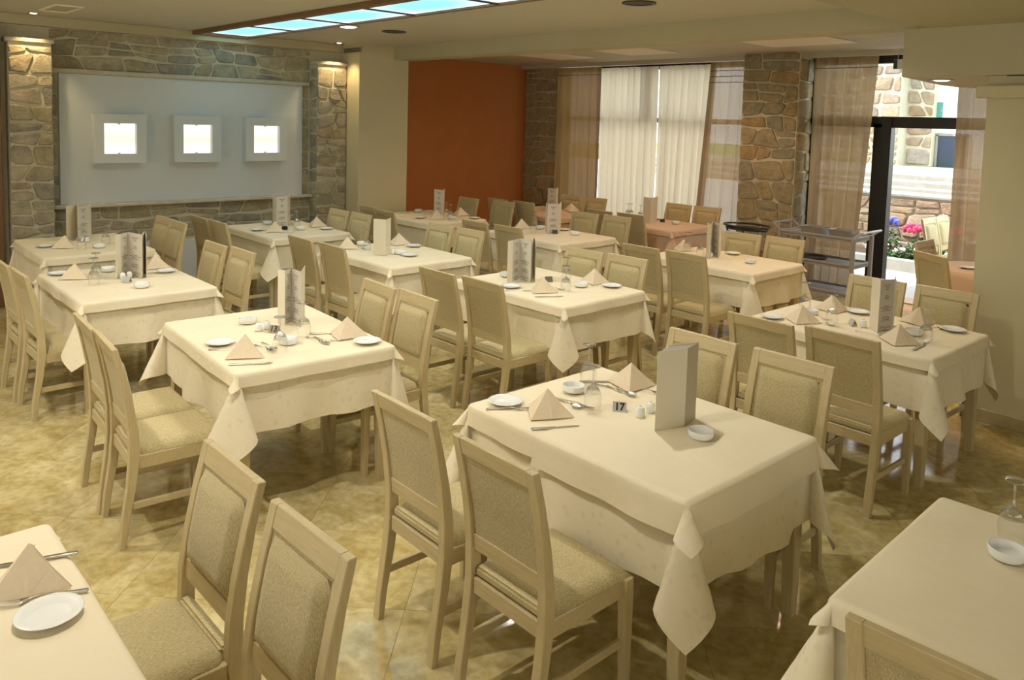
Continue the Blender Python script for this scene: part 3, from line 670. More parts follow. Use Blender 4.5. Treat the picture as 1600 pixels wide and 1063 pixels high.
TD = dict(A='the large front table in the centre', B='the front table on the left', C='the middle table behind the front two', D='the table beside the cream column',
          E='the table at the left edge', F='the left rear table under the white panel', G='the stone wall table under the third lamp',
          H='the table with the plain cream menu', I='the table before the orange wall', J='the rear centre table before the curtains',
          K='the table in front of the metal trolley', L='the far corner table', M='the far table before the white curtain',
          N='the cut off table at bottom left', O='the cut off table at bottom right')
TP = dict(A=(-2.075, 2.629, -.006), B=(-4.238, 2.028, -.054), C=(-4.288, 4.293, .013), D=(-2.186, 5.100, -.013), E=(-6.231, 1.801, .006),
          F=(-8.10, 1.98, 0), G=(-8.07, 3.99, .003), H=(-6.15, 4.12, 0), I=(-8.20, 6.02, 0), J=(-6.25, 6.25, 0), K=(-4.17, 6.50, 0),
          L=(-7.80, 7.76, 0), M=(-6.22, 8.12, 0), N=(-2.08, .10, 0), O=(-.34, 2.50, .03))
for k, (x, y, a) in TP.items():
    if not TUSED[0]: t = TABLE; TUSED[0] = True
    else: t = copy_tree(TABLE)
    t.location = (x, y, 0); t.rotation_euler = (0, 0, a); tag(t, 'oak dining table under cream cloths, %s' % TD[k], 'table')
    d = .315
    if k == 'A': d = .35
    cloth('tablecloth', PEACH if k in 'LM' else DAM, (x, y, 0), a, 'cream lower tablecloth with hanging corner points on %s' % TD[k] if k not in 'LM' else 'peach coloured tablecloth on %s' % TD[k],
          -TL/2-d, TL/2+d, -TW/2-d, TW/2+d, TH+.004, .012, ord(k), amp=.026, flat=1.3 if k in 'ABCG' else 1.1)
    if k == 'A':
        d = .105
        cloth('top_cloth', CLOTH, (x, y, 0), a, 'smooth cream top cloth on the left end of the large front table', -TL/2-d, -.02, -TW/2-d, TW/2+d, TH+.0105, .020, 500, amp=.014, crease=(-.33,))
        cloth('top_cloth', CLOTH, (x, y, 0), a, 'smooth cream top cloth on the right end of the large front table', -.14, TL/2+.14, -TW/2-.14, TW/2+.14, TH+.014, .025, 501, amp=.016)
    else:
        d = .085
        cloth('top_cloth', CLOTH if k not in 'LM' else PEACH, (x, y, 0), a, 'short top cloth laid over %s' % TD[k], -TL/2-d, TL/2+d, -TW/2-d, TW/2+d, TH+.0105, .022, ord(k)+300, amp=.012, crease=(.02,) if k in 'ON' else ())
ZT = {k: TH+.0135 for k in TP}; 

# chairs: table, side (P back to camera, M facing camera), (x, y of the back's top)
CH = [('A', 'P', -2.415, 1.665), ('A', 'P', -1.875, 1.65), ('A', 'M', -2.295, 3.435), ('A', 'M', -1.805, 3.46),
      ('B', 'P', -4.385, 1.07), ('B', 'P', -3.96, 1.055), ('B', 'M', -4.34, 2.785), ('B', 'M', -3.925, 2.80),
      ('C', 'P', -4.46, 3.34), ('C', 'P', -4.015, 3.385), ('C', 'M', -4.49, 4.93), ('C', 'M', -4.07, 4.98),
      ('D', 'P', -2.305, 4.005), ('D', 'P', -1.86, 4.075), ('D', 'M', -2.42, 5.82), ('D', 'M', -1.955, 5.84),
      ('E', 'P', -6.39, 1.05), ('E', 'P', -5.945, 1.07), ('E', 'M', -6.41, 2.55), ('E', 'M', -5.99, 2.60),
      ('F', 'M', -8.25, 2.76), ('F', 'M', -7.83, 2.755),
      ('G', 'P', -8.12, 3.05), ('G', 'P', -7.69, 3.07), ('G', 'M', -7.98, 4.59), ('G', 'M', -7.56, 4.62),
      ('H', 'P', -6.33, 3.25), ('H', 'P', -5.83, 3.28), ('H', 'M', -6.37, 4.82), ('H', 'M', -5.95, 4.87),
      ('I', 'P', -8.12, 5.06), ('I', 'P', -7.68, 4.98), ('I', 'M', -8.37, 6.80), ('I', 'M', -7.82, 6.95),
      ('J', 'P', -6.41, 5.285), ('J', 'P', -5.95, 5.34), ('J', 'M', -6.36, 6.96), ('J', 'M', -5.93, 7.03),
      ('K', 'P', -4.36, 5.50), ('K', 'P', -3.90, 5.525), ('K', 'M', -4.31, 7.09), ('K', 'M', -3.88, 7.15),
      ('L', 'P', -8.10, 7.07), ('L', 'P', -7.64, 7.13), ('L', 'M', -7.97, 8.42), ('L', 'M', -7.55, 8.47),
      ('M', 'P', -6.45, 7.30), ('M', 'P', -6.0, 7.35), ('M', 'M', -6.42, 8.90), ('M', 'M', -5.97, 8.92),
      ('N', 'M', -2.345, .985), ('N', 'M', -1.82, .975), ('O', 'P', -.535, 1.715)]
cnt = {}
rj = random.Random(3)
for k, s, x, y in CH:
    i = cnt.get((k, s), 0); cnt[(k, s)] = i+1
    if k == 'O': lb = 'oak chair against the cut off table at bottom right, only its back showing'
    elif k == 'F': lb = 'beige fabric oak chair at %s, %s one' % (TD[k], ('left', 'right')[i])
    else: lb = '%s oak chair, near side of %s' % (('left', 'right')[i], TD[k]) if s == 'P' else '%s oak chair, far side of %s' % (('left', 'right')[i], TD[k])
    rz = TP[k][2]+rj.uniform(-.02, .02)
    if s == 'P': chair(x+.26*math.sin(-rz)*-1*0, y+.26, rz, lb, 'fabric backed oak chairs')
    else: chair(x, y-.26, PI+rz, lb, 'fabric backed oak chairs')

# ------------------------------------------------------------------ tableware prototypes
def proto_glass():
    bm = bmesh.new(); H = .195
    pr_ = [(0, H), (.031, H-.001), (.033, H-.004), (.030, H-.006), (.012, H-.010), (.0045, H-.018), (.0036, H-.05), (.0045, H-.078), (.012, H-.088), (.026, H-.100), (.036, H-.122), (.0395, H-.145), (.038, H-.17), (.0345, .0),
           (.0335, .0), (.0370, H-.17), (.0383, H-.145), (.0348, H-.123), (.025, H-.1025), (.010, H-.092), (0, H-.0895)]
    lathe(bm, pr_[:11]+[(.034, H-.122), (.0245, H-.1035), (.009, H-.094), (0, H-.0925)], 24); r = empty('wine_glass'); obj('stem', bm, SGLASS, r, True)
    bm = bmesh.new(); lathe(bm, pr_[10:14], 24); obj('glass_bowl', bm, TGLASS, r, True); return r
def proto_plate():
    bm = bmesh.new(); lathe(bm, [(0, .003), (.045, .003), (.050, .0045), (.060, .010), (.076, .0145), (.0775, .0155), (.076, .0165), (.060, .0125), (.050, .0072), (.044, .0055), (0, .0055)], 36)
    return obj('bread_plate', bm, CHINA, None, True)
def proto_bowl():
    bm = bmesh.new(); lathe(bm, [(0, .002), (.040, .002), (.047, .004), (.0515, .012), (.053, .030), (.052, .034), (.050, .034), (.0485, .031), (.047, .014), (.042, .009), (0, .0085)], 36)
    return obj('small_bowl', bm, CHINA, None, True)
def proto_shaker():
    r = empty('shaker'); bm = bmesh.new(); lathe(bm, [(0, 0), (.017, 0), (.0205, .008), (.021, .025), (.018, .040), (.010, .047), (0, .048)], 20); obj('shaker_body', bm, CHINA, r, True)
    bm = bmesh.new(); lathe(bm, [(0, .0), (.003, .0), (.003, .0012), (0, .0012)], 8, (0, 0, .0475)); obj('shaker_hole', bm, BLACK, r); return r
def strip(prof, th=.0022, bend=None):
    """flat cutlery blank: prof (x along, half width, z)"""
    bm = bmesh.new(); up = [(bm.verts.new((x, w_, z+th)), bm.verts.new((x, -w_, z+th))) for x, w_, z in prof]; dn2 = [(bm.verts.new((x, w_*.8, z)), bm.verts.new((x, -w_*.8, z))) for x, w_, z in prof]
    for i in range(len(prof)-1):
        bm.faces.new((up[i][0], up[i][1], up[i+1][1], up[i+1][0])); bm.faces.new((dn2[i][1], dn2[i][0], dn2[i+1][0], dn2[i+1][1]))
        bm.faces.new((up[i][0], up[i+1][0], dn2[i+1][0], dn2[i][0])); bm.faces.new((up[i+1][1], up[i][1], dn2[i][1], dn2[i+1][1]))
    for e in (0, -1): bm.faces.new((up[e][0], up[e][1], dn2[e][1], dn2[e][0]))
    return bm
def proto_knife():
    r = empty('knife'); obj('handle', strip([(-.105, .006, 0), (-.10, .0085, 0), (-.06, .0085, 0), (-.01, .006, 0), (.0, .004, 0)], .005), STEEL, r, True)
    obj('blade', strip([(0, .004, 0), (.01, .009, 0), (.07, .0095, 0), (.095, .007, 0), (.106, .001, 0)], .0015), STEEL, r, True); return r
HND = [(-.10, .004, .0), (-.097, .009, .0), (-.07, .0065, .002), (-.03, .0035, .006), (.01, .0028, .010)]
def proto_fork():
    r = empty('fork'); obj('handle', strip(HND+[(.03, .004, .006), (.04, .0115, .003), (.055, .0125, .001)]), STEEL, r, True); bm = bmesh.new()
    for q in (-.0105, -.0035, .0035, .0105): bxo(bm, .052, .098, q-.0018, q+.0018, .001, .003)
    for v in bm.verts: v.co.z += max(0, (v.co.x-.06))*.12
    obj('tines', bm, STEEL, r); return r
def proto_spoon():
    r = empty('spoon'); obj('handle', strip(HND+[(.035, .0035, .008)]), STEEL, r, True); bm = bmesh.new()
    bmesh.ops.create_uvsphere(bm, u_segments=16, v_segments=8, radius=1)
    bmesh.ops.delete(bm, geom=[v for v in bm.verts if v.co.z > .15], context='VERTS')
    for v in bm.verts: v.co = Vector((.063+v.co.x*.032, v.co.y*.019, .0095+v.co.z*.009))
    obj('spoon_bowl', bm, STEEL, r, True); return r
def proto_napkin():
    """pyramid fold: two doubled wings meeting at a sloping ridge"""
    r = empty('folded_napkin')
    def wing(s, off, sh, name):
        T = Vector((0, -.018+off, .100-sh)); F0 = Vector((0, .082-sh+off*.2, .002)); B = Vector((s*(.100-sh*.8), -.045+off, .002)); th = .0022
        nrm = (F0-T).cross(B-T).normalized()*(-s*1); bm = bmesh.new()
        mid = (T+B)*.5+Vector((0, 0, -.004)); m2 = (F0+B)*.5+nrm*.006
        a = [bm.verts.new(p) for p in (T, F0, m2, B, mid)]; b_ = [bm.verts.new(p-nrm*th) for p in (T, F0, m2, B, mid)]
        bm.faces.new((a[0], a[1], a[2], a[4])); bm.faces.new((a[4], a[2], a[3])); bm.faces.new((b_[0], b_[4], b_[2], b_[1])); bm.faces.new((b_[4], b_[3], b_[2]))
        o5 = [0, 1, 2, 3, 4]
        for i in range(5): j = (i+1) % 5; bm.faces.new((a[o5[i]], a[o5[j]], b_[o5[j]], b_[o5[i]]))
        bmesh.ops.bevel(bm, geom=bm.edges[:], offset=.0007, segments=1, affect='EDGES')
        return obj(name, bm, NAP, r)
    wing(-1, 0, 0, 'outer_fold'); wing(1, 0, 0, 'outer_fold'); wing(-1, -.006, .005, 'inner_fold'); wing(1, -.006, .005, 'inner_fold'); wing(1, -.013, .011, 'inner_fold')
    return r
def leaf(p, q, h, name, m, parent, th=.0016, uv=False):
    """upright card leaf from p to q"""
    p, q = Vector((*p, 0)), Vector((*q, 0)); d = (q-p).normalized(); n = Vector((-d.y, d.x, 0))*th/2
    vs = [p-n, q-n, q+n, p+n]; vs += [v+Vector((0, 0, h)) for v in vs]
    o = obj(name, (vs, [], [(0, 3, 2, 1), (4, 5, 6, 7), (0, 1, 5, 4), (1, 2, 6, 5), (2, 3, 7, 6), (3, 0, 4, 7)]), m, parent)
    u = o.data.uv_layers.new(name='UVMap')
    for poly in o.data.polygons:
        for li in poly.loop_indices:
            vi = o.data.loops[li].vertex_index; u.data[li].uv = ((1. if vi % 4 in (1, 2) else 0.), (1. if vi > 3 else 0.))
    return o
PROTO = dict(wine_glass=proto_glass(), bread_plate=proto_plate(), small_bowl=proto_bowl(), shaker=proto_shaker(), knife=proto_knife(), fork=proto_fork(), spoon=proto_spoon(), folded_napkin=proto_napkin())
PROTO['folded_napkin'].scale = (1.2, 1.2, 1.12)
PUSED = {}
INFO = dict(wine_glass=('upturned clear wine glass', 'glass'), bread_plate=('white bread plate', 'plate'), small_bowl=('small white china bowl', 'bowl'), shaker=('white china shaker', 'shaker'),
            knife=('steel table knife', 'knife'), fork=('steel fork', 'fork'), spoon=('steel spoon', 'spoon'), folded_napkin=('peach napkin folded into a pyramid', 'napkin'))
GRP = dict(wine_glass='upturned wine glasses', bread_plate='white bread plates', small_bowl='small white bowls', shaker='white salt and pepper shakers', knife='table knives', fork='forks', spoon='spoons', folded_napkin='pyramid napkins')
def place(kind, x, y, z, rz, label):
    o = PROTO[kind]
    if kind in PUSED: o = copy_tree(o)
    PUSED[kind] = 1; o.location = (x, y, z); o.rotation_euler = (0, 0, rz); return tag(o, label, INFO[kind][1], GRP[kind])
ITEMS = {}
def put(tb, kind, px, py, rz=0., dz=0.):
    # px, py: for glasses the foot (upper end), otherwise the middle of the base
    z = ZT[tb]; p = at(px, py, z+(.19 if kind == 'wine_glass' else 0))
    tx, ty, a = TP[tb]; l = Matrix.Rotation(-a, 2)@Vector((p.x-tx, p.y-ty)); mx_, my_ = TL/2-.06, TW/2-.06
    if kind in ('bread_plate',): mx_ -= .03; my_ -= .03
    if tb not in 'NO' or True: l = Vector((max(-mx_, min(mx_, l.x)), max(-my_, min(my_, l.y))))
    g = Matrix.Rotation(a, 2)@l; ITEMS.setdefault((tb, kind), []).append((px, g.x+tx, g.y+ty, z+dz, rz))
S = [ # table, kind, px, py, rotation (deg), extra height
 ('A', 'bread_plate', 775, 624, 0), ('A', 'folded_napkin', 850, 648, 191), ('A', 'knife', 868, 669, 62), ('A', 'fork', 795, 640, 51.2), ('A', 'spoon', 885, 630, -3), ('A', 'fork', 899, 632, 6),
 ('A', 'small_bowl', 896, 612, 0), ('A', 'wine_glass', 928, 573, 0), ('A', 'wine_glass', 921, 539, 0), ('A', 'folded_napkin', 985, 604, 217), ('A', 'fork', 955, 608, 6), ('A', 'spoon', 970, 612, -3), ('A', 'knife', 938, 597, 54.2), ('A', 'spoon', 1010, 612, 10),
 ('A', 'shaker', 1000, 652, 0), ('A', 'shaker', 1016, 645, 0), ('A', 'small_bowl', 1095, 684, 0),
 ('B', 'bread_plate', 336, 539, 0), ('B', 'folded_napkin', 377, 556, 191), ('B', 'knife', 392, 569, 62), ('B', 'fork', 413, 545, 6), ('B', 'spoon', 420, 542, -3), ('B', 'wine_glass', 438, 496, 0), ('B', 'wine_glass', 475, 474, 0),
 ('B', 'small_bowl', 387, 505, 0), ('B', 'shaker', 404, 517, 0), ('B', 'shaker', 417, 514, 0), ('B', 'small_bowl', 450, 537, 0), ('B', 'fork', 494, 532, 6), ('B', 'spoon', 502, 533, -3), ('B', 'folded_napkin', 540, 526, 217), ('B', 'knife', 512, 522, 54.2), ('B', 'fork', 545, 532, 56), ('B', 'bread_plate', 576, 535, 0), ('B', 'fork', 356, 547, 54.2),
 ('C', 'small_bowl', 791, 432, 0), ('C', 'bread_plate', 799, 449, 0), ('C', 'folded_napkin', 845, 456, 191), ('C', 'knife', 858, 464, 62), ('C', 'fork', 866, 451, 6), ('C', 'wine_glass', 886, 403, 0), ('C', 'wine_glass', 885, 416, 0),
 ('C', 'small_bowl', 908, 448, 0), ('C', 'folded_napkin', 928, 442, 217), ('C', 'spoon', 942, 446, 68), ('C', 'bread_plate', 967, 446, 0), ('C', 'fork', 810, 455, 51.2),
 ('D', 'wine_glass', 1259.5, 442.5, 0), ('D', 'wine_glass', 1302, 461.5, 0), ('D', 'wine_glass', 1449.6, 485, 0), ('D', 'small_bowl', 1266, 491, 0), ('D', 'small_bowl', 1428, 523, 0),
 ('D', 'folded_napkin', 1251, 503, 191), ('D', 'folded_napkin', 1301, 486, 217), ('D', 'folded_napkin', 1437, 506, 217), ('D', 'folded_napkin', 1403, 536, 191), ('D', 'bread_plate', 1341, 489, 0), ('D', 'bread_plate', 1491, 516, 0),
 ('D', 'shaker', 1349, 511, 0), ('D', 'knife', 1436, 543, 92), ('D', 'fork', 1440, 538, 92), ('D', 'bread_plate', 1205, 497, 0), ('D', 'fork', 1277, 497, 6), ('D', 'knife', 1277, 484, 59), ('D', 'spoon', 1283, 505, -3), ('D', 'fork', 1362, 522, 6), ('D', 'spoon', 1460, 515, 68),
 ('E', 'bread_plate', 82, 430, 0), ('E', 'folded_napkin', 112, 435, 191), ('E', 'wine_glass', 149.5, 396, 0), ('E', 'wine_glass', 146, 404, 0), ('E', 'small_bowl', 169, 424, 0), ('E', 'shaker', 192, 436, 0), ('E', 'shaker', 202, 434, 0), ('E', 'small_bowl', 222, 449, 0),
 ('E', 'folded_napkin', 240, 419, 217), ('E', 'bread_plate', 261, 425, 0), ('E', 'fork', 252, 427, 56),
 ('F', 'bread_plate', 71, 386, 0), ('F', 'folded_napkin', 97, 387, 191), ('F', 'wine_glass', 127, 358, 0), ('F', 'wine_glass', 165, 351, 0), ('F', 'shaker', 128, 378, 0), ('F', 'shaker', 137, 378, 0), ('F', 'small_bowl', 155, 387, 0), ('F', 'small_bowl', 233, 382, 0), ('F', 'spoon', 173, 382, 56),
 ('G', 'small_bowl', 418, 350, 0), ('G', 'bread_plate', 402, 360, 0), ('G', 'folded_napkin', 427, 362, 191), ('G', 'wine_glass', 464, 330, 0), ('G', 'wine_glass', 455, 336, 0), ('G', 'small_bowl', 470, 359, 0), ('G', 'folded_napkin', 493, 354, 217), ('G', 'bread_plate', 514, 358, 0),
 ('H', 'folded_napkin', 540, 388, 191), ('H', 'small_bowl', 561, 382, 0), ('H', 'wine_glass', 574, 360, 0), ('H', 'fork', 562, 388, 6), ('H', 'shaker', 614, 397, 0), ('H', 'small_bowl', 626, 397, 0), ('H', 'bread_plate', 640, 400, 0), ('H', 'folded_napkin', 622, 382, 217), ('H', 'bread_plate', 650, 385, 0),
 ('I', 'small_bowl', 654, 331, 0), ('I', 'bread_plate', 657, 341, 0), ('I', 'folded_napkin', 680, 342, 191), ('I', 'wine_glass', 704.5, 319.6, 0), ('I', 'wine_glass', 698, 316, 0), ('I', 'folded_napkin', 731, 336, 217), ('I', 'bread_plate', 749, 341, 0), ('I', 'small_bowl', 706, 342, 0),
 ('J', 'folded_napkin', 811, 356, 191), ('J', 'wine_glass', 834, 338, 0), ('J', 'wine_glass', 836, 331.6, 0), ('J', 'small_bowl', 844, 358, 0), ('J', 'bread_plate', 890, 359, 0), ('J', 'small_bowl', 898.7, 367, 0), ('J', 'shaker', 858, 364, 0),
 ('K', 'wine_glass', 1075, 363.5, 0), ('K', 'wine_glass', 1095, 371, 0), ('K', 'shaker', 1110.5, 402, 0), ('K', 'folded_napkin', 1063, 391, 191), ('K', 'bread_plate', 1145, 397, 0), ('K', 'small_bowl', 1172, 411, 0),
 ('L', 'wine_glass', 883.5, 306, 0), ('L', 'folded_napkin', 908, 328, 217), ('L', 'bread_plate', 896, 332, 0),
 ('M', 'wine_glass', 961, 316, 0), ('M', 'wine_glass', 985, 318, 0), ('M', 'wine_glass', 1001, 321, 0), ('M', 'small_bowl', 1056, 350, 0), ('M', 'bread_plate', 1034, 342, 0),
 ('N', 'folded_napkin', 34, 918, 203), ('N', 'bread_plate', 103, 955, 0), ('N', 'fork', 70, 935, 250), ('N', 'knife', 62, 874, 250),
 ('O', 'wine_glass', 1587, 752, 0), ('O', 'small_bowl', 1573, 872, 0),
]
for q in S: put(*q)
ORD = {1: [''], 2: ['left', 'right'], 3: ['left', 'middle', 'right'], 4: ['leftmost', 'second left', 'second right', 'rightmost']}
for (tb, kind), lst in ITEMS.items():
    lst.sort(); nm = INFO[kind][0]
    for i, (px, x, y, z, rz) in enumerate(lst):
        o_ = ORD[len(lst)][i]
        place(kind, x, y, z+(.0005 if kind in ('fork', 'spoon', 'knife') else 0), math.radians(rz), '%s%s on %s' % ((o_+' ') if o_ else '', nm, TD[tb]))

# menus standing on the tables
def menu(tb, pts, label, texts=(), h=.33, spine=True):
    """pts: base polyline pixels; a leaf between each pair of points"""
    P_ = [at(px, py, ZT[tb]) for px, py in pts]; c = sum(P_, Vector())/len(P_)
    r = empty('menu_card', (c.x, c.y, ZT[tb]+.0008)); tag(r, label+' on '+TD[tb], 'menu', 'standing menus')
    for i, (a, b) in enumerate(zip(P_, P_[1:])):
        leaf(((a-c).x, (a-c).y), ((b-c).x, (b-c).y), h, 'page', TEXT if i in texts else PAPER, r)
    return r, c
def book(tb, spx, epx, label, leaves=5, h=.33, open_=.16, w=.14, mfront=None):
    """bound menu standing half open: spine from spx to epx (pixels of the base), leaves fan out to the left"""
    a, b = at(*spx, ZT[tb]), at(*epx, ZT[tb]); c = (a+b)/2
    r = empty('menu_card', (c.x, c.y, ZT[tb]+.0008)); tag(r, label+' on '+TD[tb], 'menu', 'standing menus'); return r, a-c, b-c
# table 17: booklet, covers and four pages, spine to the right
r, a, b = book('A', (1069, 667), (1086, 654), 'tall cream menu booklet standing half open')
c = (at(1069, 667, ZT['A'])+at(1086, 654, ZT['A']))/2; e = at(1026, 674, ZT['A'])-c
n_ = 7
for k in range(n_):
    s = k/(n_-1); p = a.lerp(b, s); q = Vector(e)+Vector((-.055*s, .085*s, 0)); q = p+(q-p).normalized()*.148
    leaf((p.x, p.y), (q.x, q.y), .335 if k in (0, n_-1) else .328, 'cover' if k in (0, n_-1) else 'page', PAPER if k in (0, n_-1) else PAPERW, r)
leaf((a.x, a.y), (b.x, b.y), .335, 'spine', mat('striped_spine', (.50, .44, .33), .5), r)
menu('B', [(434, 506), (445, 508), (455, 503), (470, 511), (476, 497)], 'open printed menu card standing folded', (1, 2))
menu('C', [(792, 443), (800, 441), (811, 437), (828, 442), (833, 435), (836, 441)], 'open printed menu card standing folded', (1, 2))
r, _ = menu('D', [(1358, 513), (1368, 517), (1371, 520), (1393, 517), (1395, 508)], 'tall cream menu booklet standing half open', (2,))
leaf((-.02, .0), (.05, .06), .32, 'page', PAPERW, r)
menu('E', [(181, 437), (189, 434), (201, 430), (222, 435), (227, 428), (229, 434)], 'open printed menu card standing folded', (1, 2))
menu('F', [(104, 377), (110, 375), (120, 372), (123, 377), (138, 374), (143, 371)], 'open printed menu card standing folded', (3,))
menu('G', [(426, 349), (432, 353), (449, 352), (453, 347)], 'open printed menu card standing folded', (1,))
menu('H', [(583, 398), (602, 400), (610, 396)], 'plain cream menu card standing folded')
menu('I', [(678, 335), (692, 337), (694, 333)], 'narrow printed menu card standing', (0,))
menu('J', [(852, 361), (855, 365), (872, 364), (876, 360)], 'narrow printed menu card standing', (1,))
menu('K', [(1103, 401), (1108, 405), (1112, 398), (1122, 403), (1126, 398)], 'tall printed menu card standing folded', (2,))
menu('L', [(855, 331), (868, 332), (871, 329)], 'red and white menu card standing', (0,))
menu('M', [(1004, 348), (1016, 350), (1026, 347)], 'plain tan menu card standing folded')

# table numbers
CARDW = mat('grey_card', (.50, .50, .47), .5)
def number(tb, px, py, rz, txt, label, m=CARDW, fc=None):
    p = at(px, py, ZT[tb]); r = empty('table_number', (p.x, p.y, ZT[tb]+.0005), rz); tag(r, label, 'sign', 'table number tents'); w_, h_, d_ = .030, .040, .020
    for s, nm in ((-1, 'front_face'), (1, 'back_face')):
        obj(nm, ([(-w_, s*d_, 0), (w_, s*d_, 0), (w_, 0, h_), (-w_, 0, h_), (-w_, s*(d_-.002), 0), (w_, s*(d_-.002), 0), (w_, 0, h_-.003), (-w_, 0, h_-.003)], [], [(0, 1, 2, 3), (4, 7, 6, 5), (0, 4, 5, 1), (1, 5, 6, 2), (0, 3, 7, 4)]), m, r)
    if txt:
        cu = bpy.data.curves.new('digits', 'FONT'); cu.body = txt; cu.size = .045; cu.align_x = 'CENTER'; cu.align_y = 'CENTER'; cu.extrude = .0004; cu.offset = .0012
        o = bpy.data.objects.new('tmp', cu); C.objects.link(o); bpy.context.view_layer.update(); me_ = bpy.data.meshes.new_from_object(o.evaluated_get(bpy.context.evaluated_depsgraph_get()))
        bpy.data.objects.remove(o); o = bpy.data.objects.new('digits', me_); C.objects.link(o); me_.materials.clear(); me_.materials.append(BLACK); o.parent = r
        o.location = (0, -d_/2-.0012, h_/2); o.rotation_euler = (math.atan2(h_, d_), 0, 0)
    return r
number('A', 968, 642, math.radians(38), '17', 'small tent card reading seventeen on the large front table')
number('B', 429, 519, math.radians(38), '13', 'small dark tent card reading thirteen on the left front table', mat('dark_card', (.34, .30, .21), .5))
number('C', 857, 440, math.radians(60), None, 'small dark number tent behind the napkin on the middle table', mat('dark_card2', (.16, .15, .10), .5))
number('D', 1332, 508, math.radians(-40), None, 'small number tent seen from its open end on the column side table')
number('G', 445, 359, math.radians(38), None, 'small dark number tent on the stone wall table', BLACK)
number('J', 867, 365, math.radians(38), None, 'small dark number tent on the rear centre table', BLACK)
number('M', 1035, 347, math.radians(38), None, 'small dark number tent on the far table before the white curtain', BLACK)
number('E', 198, 441, math.radians(38), None, 'small dark number tent on the table at the left edge', CARDW)

# ------------------------------------------------------------------ trolley
t = empty('serving_trolley', (-4.28, 8.78, 0)); tag(t, 'grey three shelf serving trolley in front of the brown curtain', 'trolley')
hw, hd = .44, .23
for zz in (.80, .50, .18):
    boxes('shelf', [(-hw, hw, -hd, hd, zz, zz+.012), (-hw, hw, -hd, -hd+.015, zz-.02, zz+.035), (-hw, hw, hd-.015, hd, zz-.02, zz+.035), (-hw, -hw+.015, -hd, hd, zz-.02, zz+.035), (hw-.015, hw, -hd, hd, zz-.02, zz+.035)], TROL, t, .003)
for sx in (-1, 1):
    for sy in (-1, 1):
        box('post', (sx*hw-.022, sx*hw+.022, sy*hd-.018, sy*hd+.018, .07, .83), TROL, t, .005)
        bm = bmesh.new(); bmesh.ops.create_cone(bm, cap_ends=True, segments=16, radius1=.035, radius2=.035, depth=.02, matrix=Matrix.Translation((sx*hw, sy*hd, .036))@Matrix.Rotation(PI/2, 4, 'Y')); obj('wheel', bm, BLACK, t)
for sx in (-1, 1):
    bm = bmesh.new(); tube(bm, [(sx*hw, -hd, .83), (sx*(hw+.06), -hd, .88), (sx*(hw+.10), -hd, .90), (sx*(hw+.10), hd, .90), (sx*(hw+.06), hd, .88), (sx*hw, hd, .83)], .014, 8); obj('handle', bm, TROL if sx < 0 else mat('pale_handle', (.5, .53, .56), .35), t)
def pan(x, y, label):
    bm = bmesh.new(); o1 = [(-.135, -.10), (.135, -.10), (.135, .10), (-.135, .10)]
    lo = [bm.verts.new((a*.9, b*.88, 0)) for a, b in o1]; hi = [bm.verts.new((a, b, .085)) for a, b in o1]; rm = [bm.verts.new((a*1.08, b*1.1, .085)) for a, b in o1]; hi2 = [bm.verts.new((a*.98, b*.97, .083)) for a, b in o1]; lo2 = [bm.verts.new((a*.88, b*.86, .004)) for a, b in o1]
    bm.faces.new(lo[::-1]); bm.faces.new(lo2)
    for i in range(4):
        j = (i+1) % 4
        for a, b in ((lo, hi), (hi, rm), (rm, hi2), (hi2, lo2)): bm.faces.new((a[i], a[j], b[j], b[i]))
    o = obj('food_pan', bm, DULL); o.location = (x, y, .8125); tag(o, label, 'pan', 'steel pans on the trolley')
pan(-4.37, 8.72, 'steel food pan on top of the trolley, left one'); pan(-4.03, 8.72, 'steel food pan on top of the trolley, right one')
bm = bmesh.new(); lathe(bm, [(0, 0), (.15, 0), (.17, .02), (.175, .022), (.168, .012), (.15, .004), (0, .004)], 32); o = obj('round_tray', bm, BLACK, None, True); o.location = (-4.42, 8.78, .513); tag(o, 'black round tray on the middle shelf of the trolley', 'tray')
r = place('fork', -4.62, 8.72, .815, .3, 'steel serving fork lying at the left end of the trolley top')
# folding stand with a black tray behind the trolley side table
t = empty('tray_stand', (-4.83, 8.0, 0)); tag(t, 'black folding tray stand with oval tray against the stone pier', 'stand')
bm = bmesh.new(); tube(bm, [(.27*math.cos(a*PI/16), .20*math.sin(a*PI/16), .90) for a in range(32)], .012, 6, True); obj('tray_rim', bm, BLACK, t)
bm = bmesh.new(); tube(bm, [(.245*math.cos(a*PI/16), .18*math.sin(a*PI/16), .865) for a in range(32)], .008, 6, True); obj('lower_rim', bm, BLACK, t)
box('crossbar', (-.25, .25, -.02, .02, .85, .87), BLACK, t, .003)
for sx in (-1, 1):
    for sy in (-1, 1):
        bm = bmesh.new(); tube(bm, [(sx*.16, sy*.15, .865), (-sx*.16, sy*.15, .008)], .011, 6); obj('leg', bm, STEEL if sx > 0 else BLACK, t)
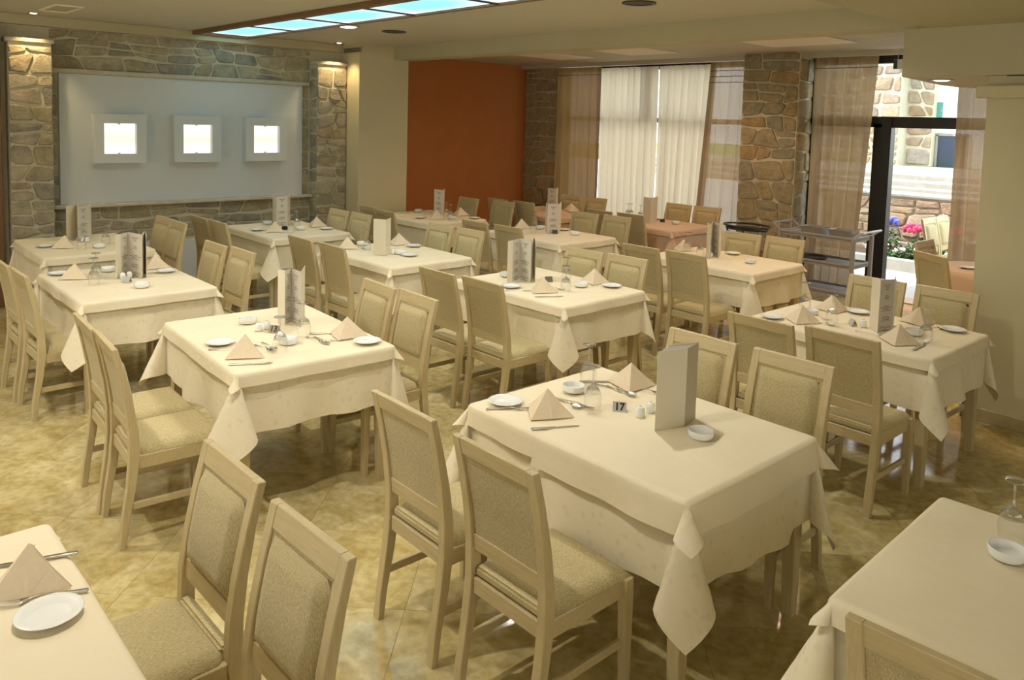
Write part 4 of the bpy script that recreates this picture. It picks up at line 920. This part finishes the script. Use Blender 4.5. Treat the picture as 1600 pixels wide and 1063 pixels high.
# things past the column: round table with peach cloth, two chairs, terrace chairs
t = empty('round_table', (-2.44, 8.26, 0)); tag(t, 'round table with draped peach cloth behind the cream column', 'table')
bm = bmesh.new(); lathe(bm, [(0, .745), (.42, .745), (.42, .72), (0, .72)], 36); obj('tabletop', bm, OAKH, t)
bm = bmesh.new(); lathe(bm, [(.03, .72), (.03, .06), (.22, .02), (.22, 0), (0, 0)], 16); obj('pedestal', bm, OAK, t)
vs = [(0, 0, .752)]; nr = 72
prof = [(.25, .752), (.41, .752), (.428, .745), (.44, .70), (.455, .6), (.47, .5), (.48, .42)]
for q, (rr, z) in enumerate(prof):
    for i in range(nr):
        a = 2*PI*i/nr; wv = max(0, q-2)/4; vs.append(((rr+.022*wv*math.sin(a*8))*math.cos(a), (rr+.022*wv*math.sin(a*8))*math.sin(a), z))
fs = [(0, 1+i, 1+(i+1) % nr) for i in range(nr)]+[(1+q*nr+i, 1+(q+1)*nr+i, 1+(q+1)*nr+(i+1) % nr, 1+q*nr+(i+1) % nr) for q in range(len(prof)-1) for i in range(nr)]
o = obj('tablecloth', (vs, [], fs), PEACH, None, True); o.location = (-2.44, 8.26, 0); tag(o, 'peach cloth draped over the round table behind the column', 'tablecloth')
place('bread_plate', -2.55, 8.12, .7535, 0, 'white plate on the round table behind the column')
chair(-2.50, 7.62, math.radians(-31), 'oak chair turned at an angle at the round table behind the column', 'fabric backed oak chairs')
chair(-2.74, 8.24, math.radians(-92), 'oak chair on the curtain side of the round table, partly hidden', 'fabric backed oak chairs')
for k, y in enumerate((10.42, 10.85)):
    chair(-3.50, y, -PI/2, 'sunlit chair outside the doorway, %s of the two' % ('left', 'right')[k], 'fabric backed oak chairs')
t = copy_tree(TABLE); t.location = (-2.75, 10.6, 0); t.rotation_euler = (0, 0, PI/2); tag(t, 'table outside the doorway beside two sunlit chairs', 'table')
cloth('tablecloth', PANELW, (-2.75, 10.6, 0), PI/2, 'white tablecloth on the table outside the doorway', -TL/2-.25, TL/2+.25, -TW/2-.25, TW/2+.25, TH+.004, .012, 77)
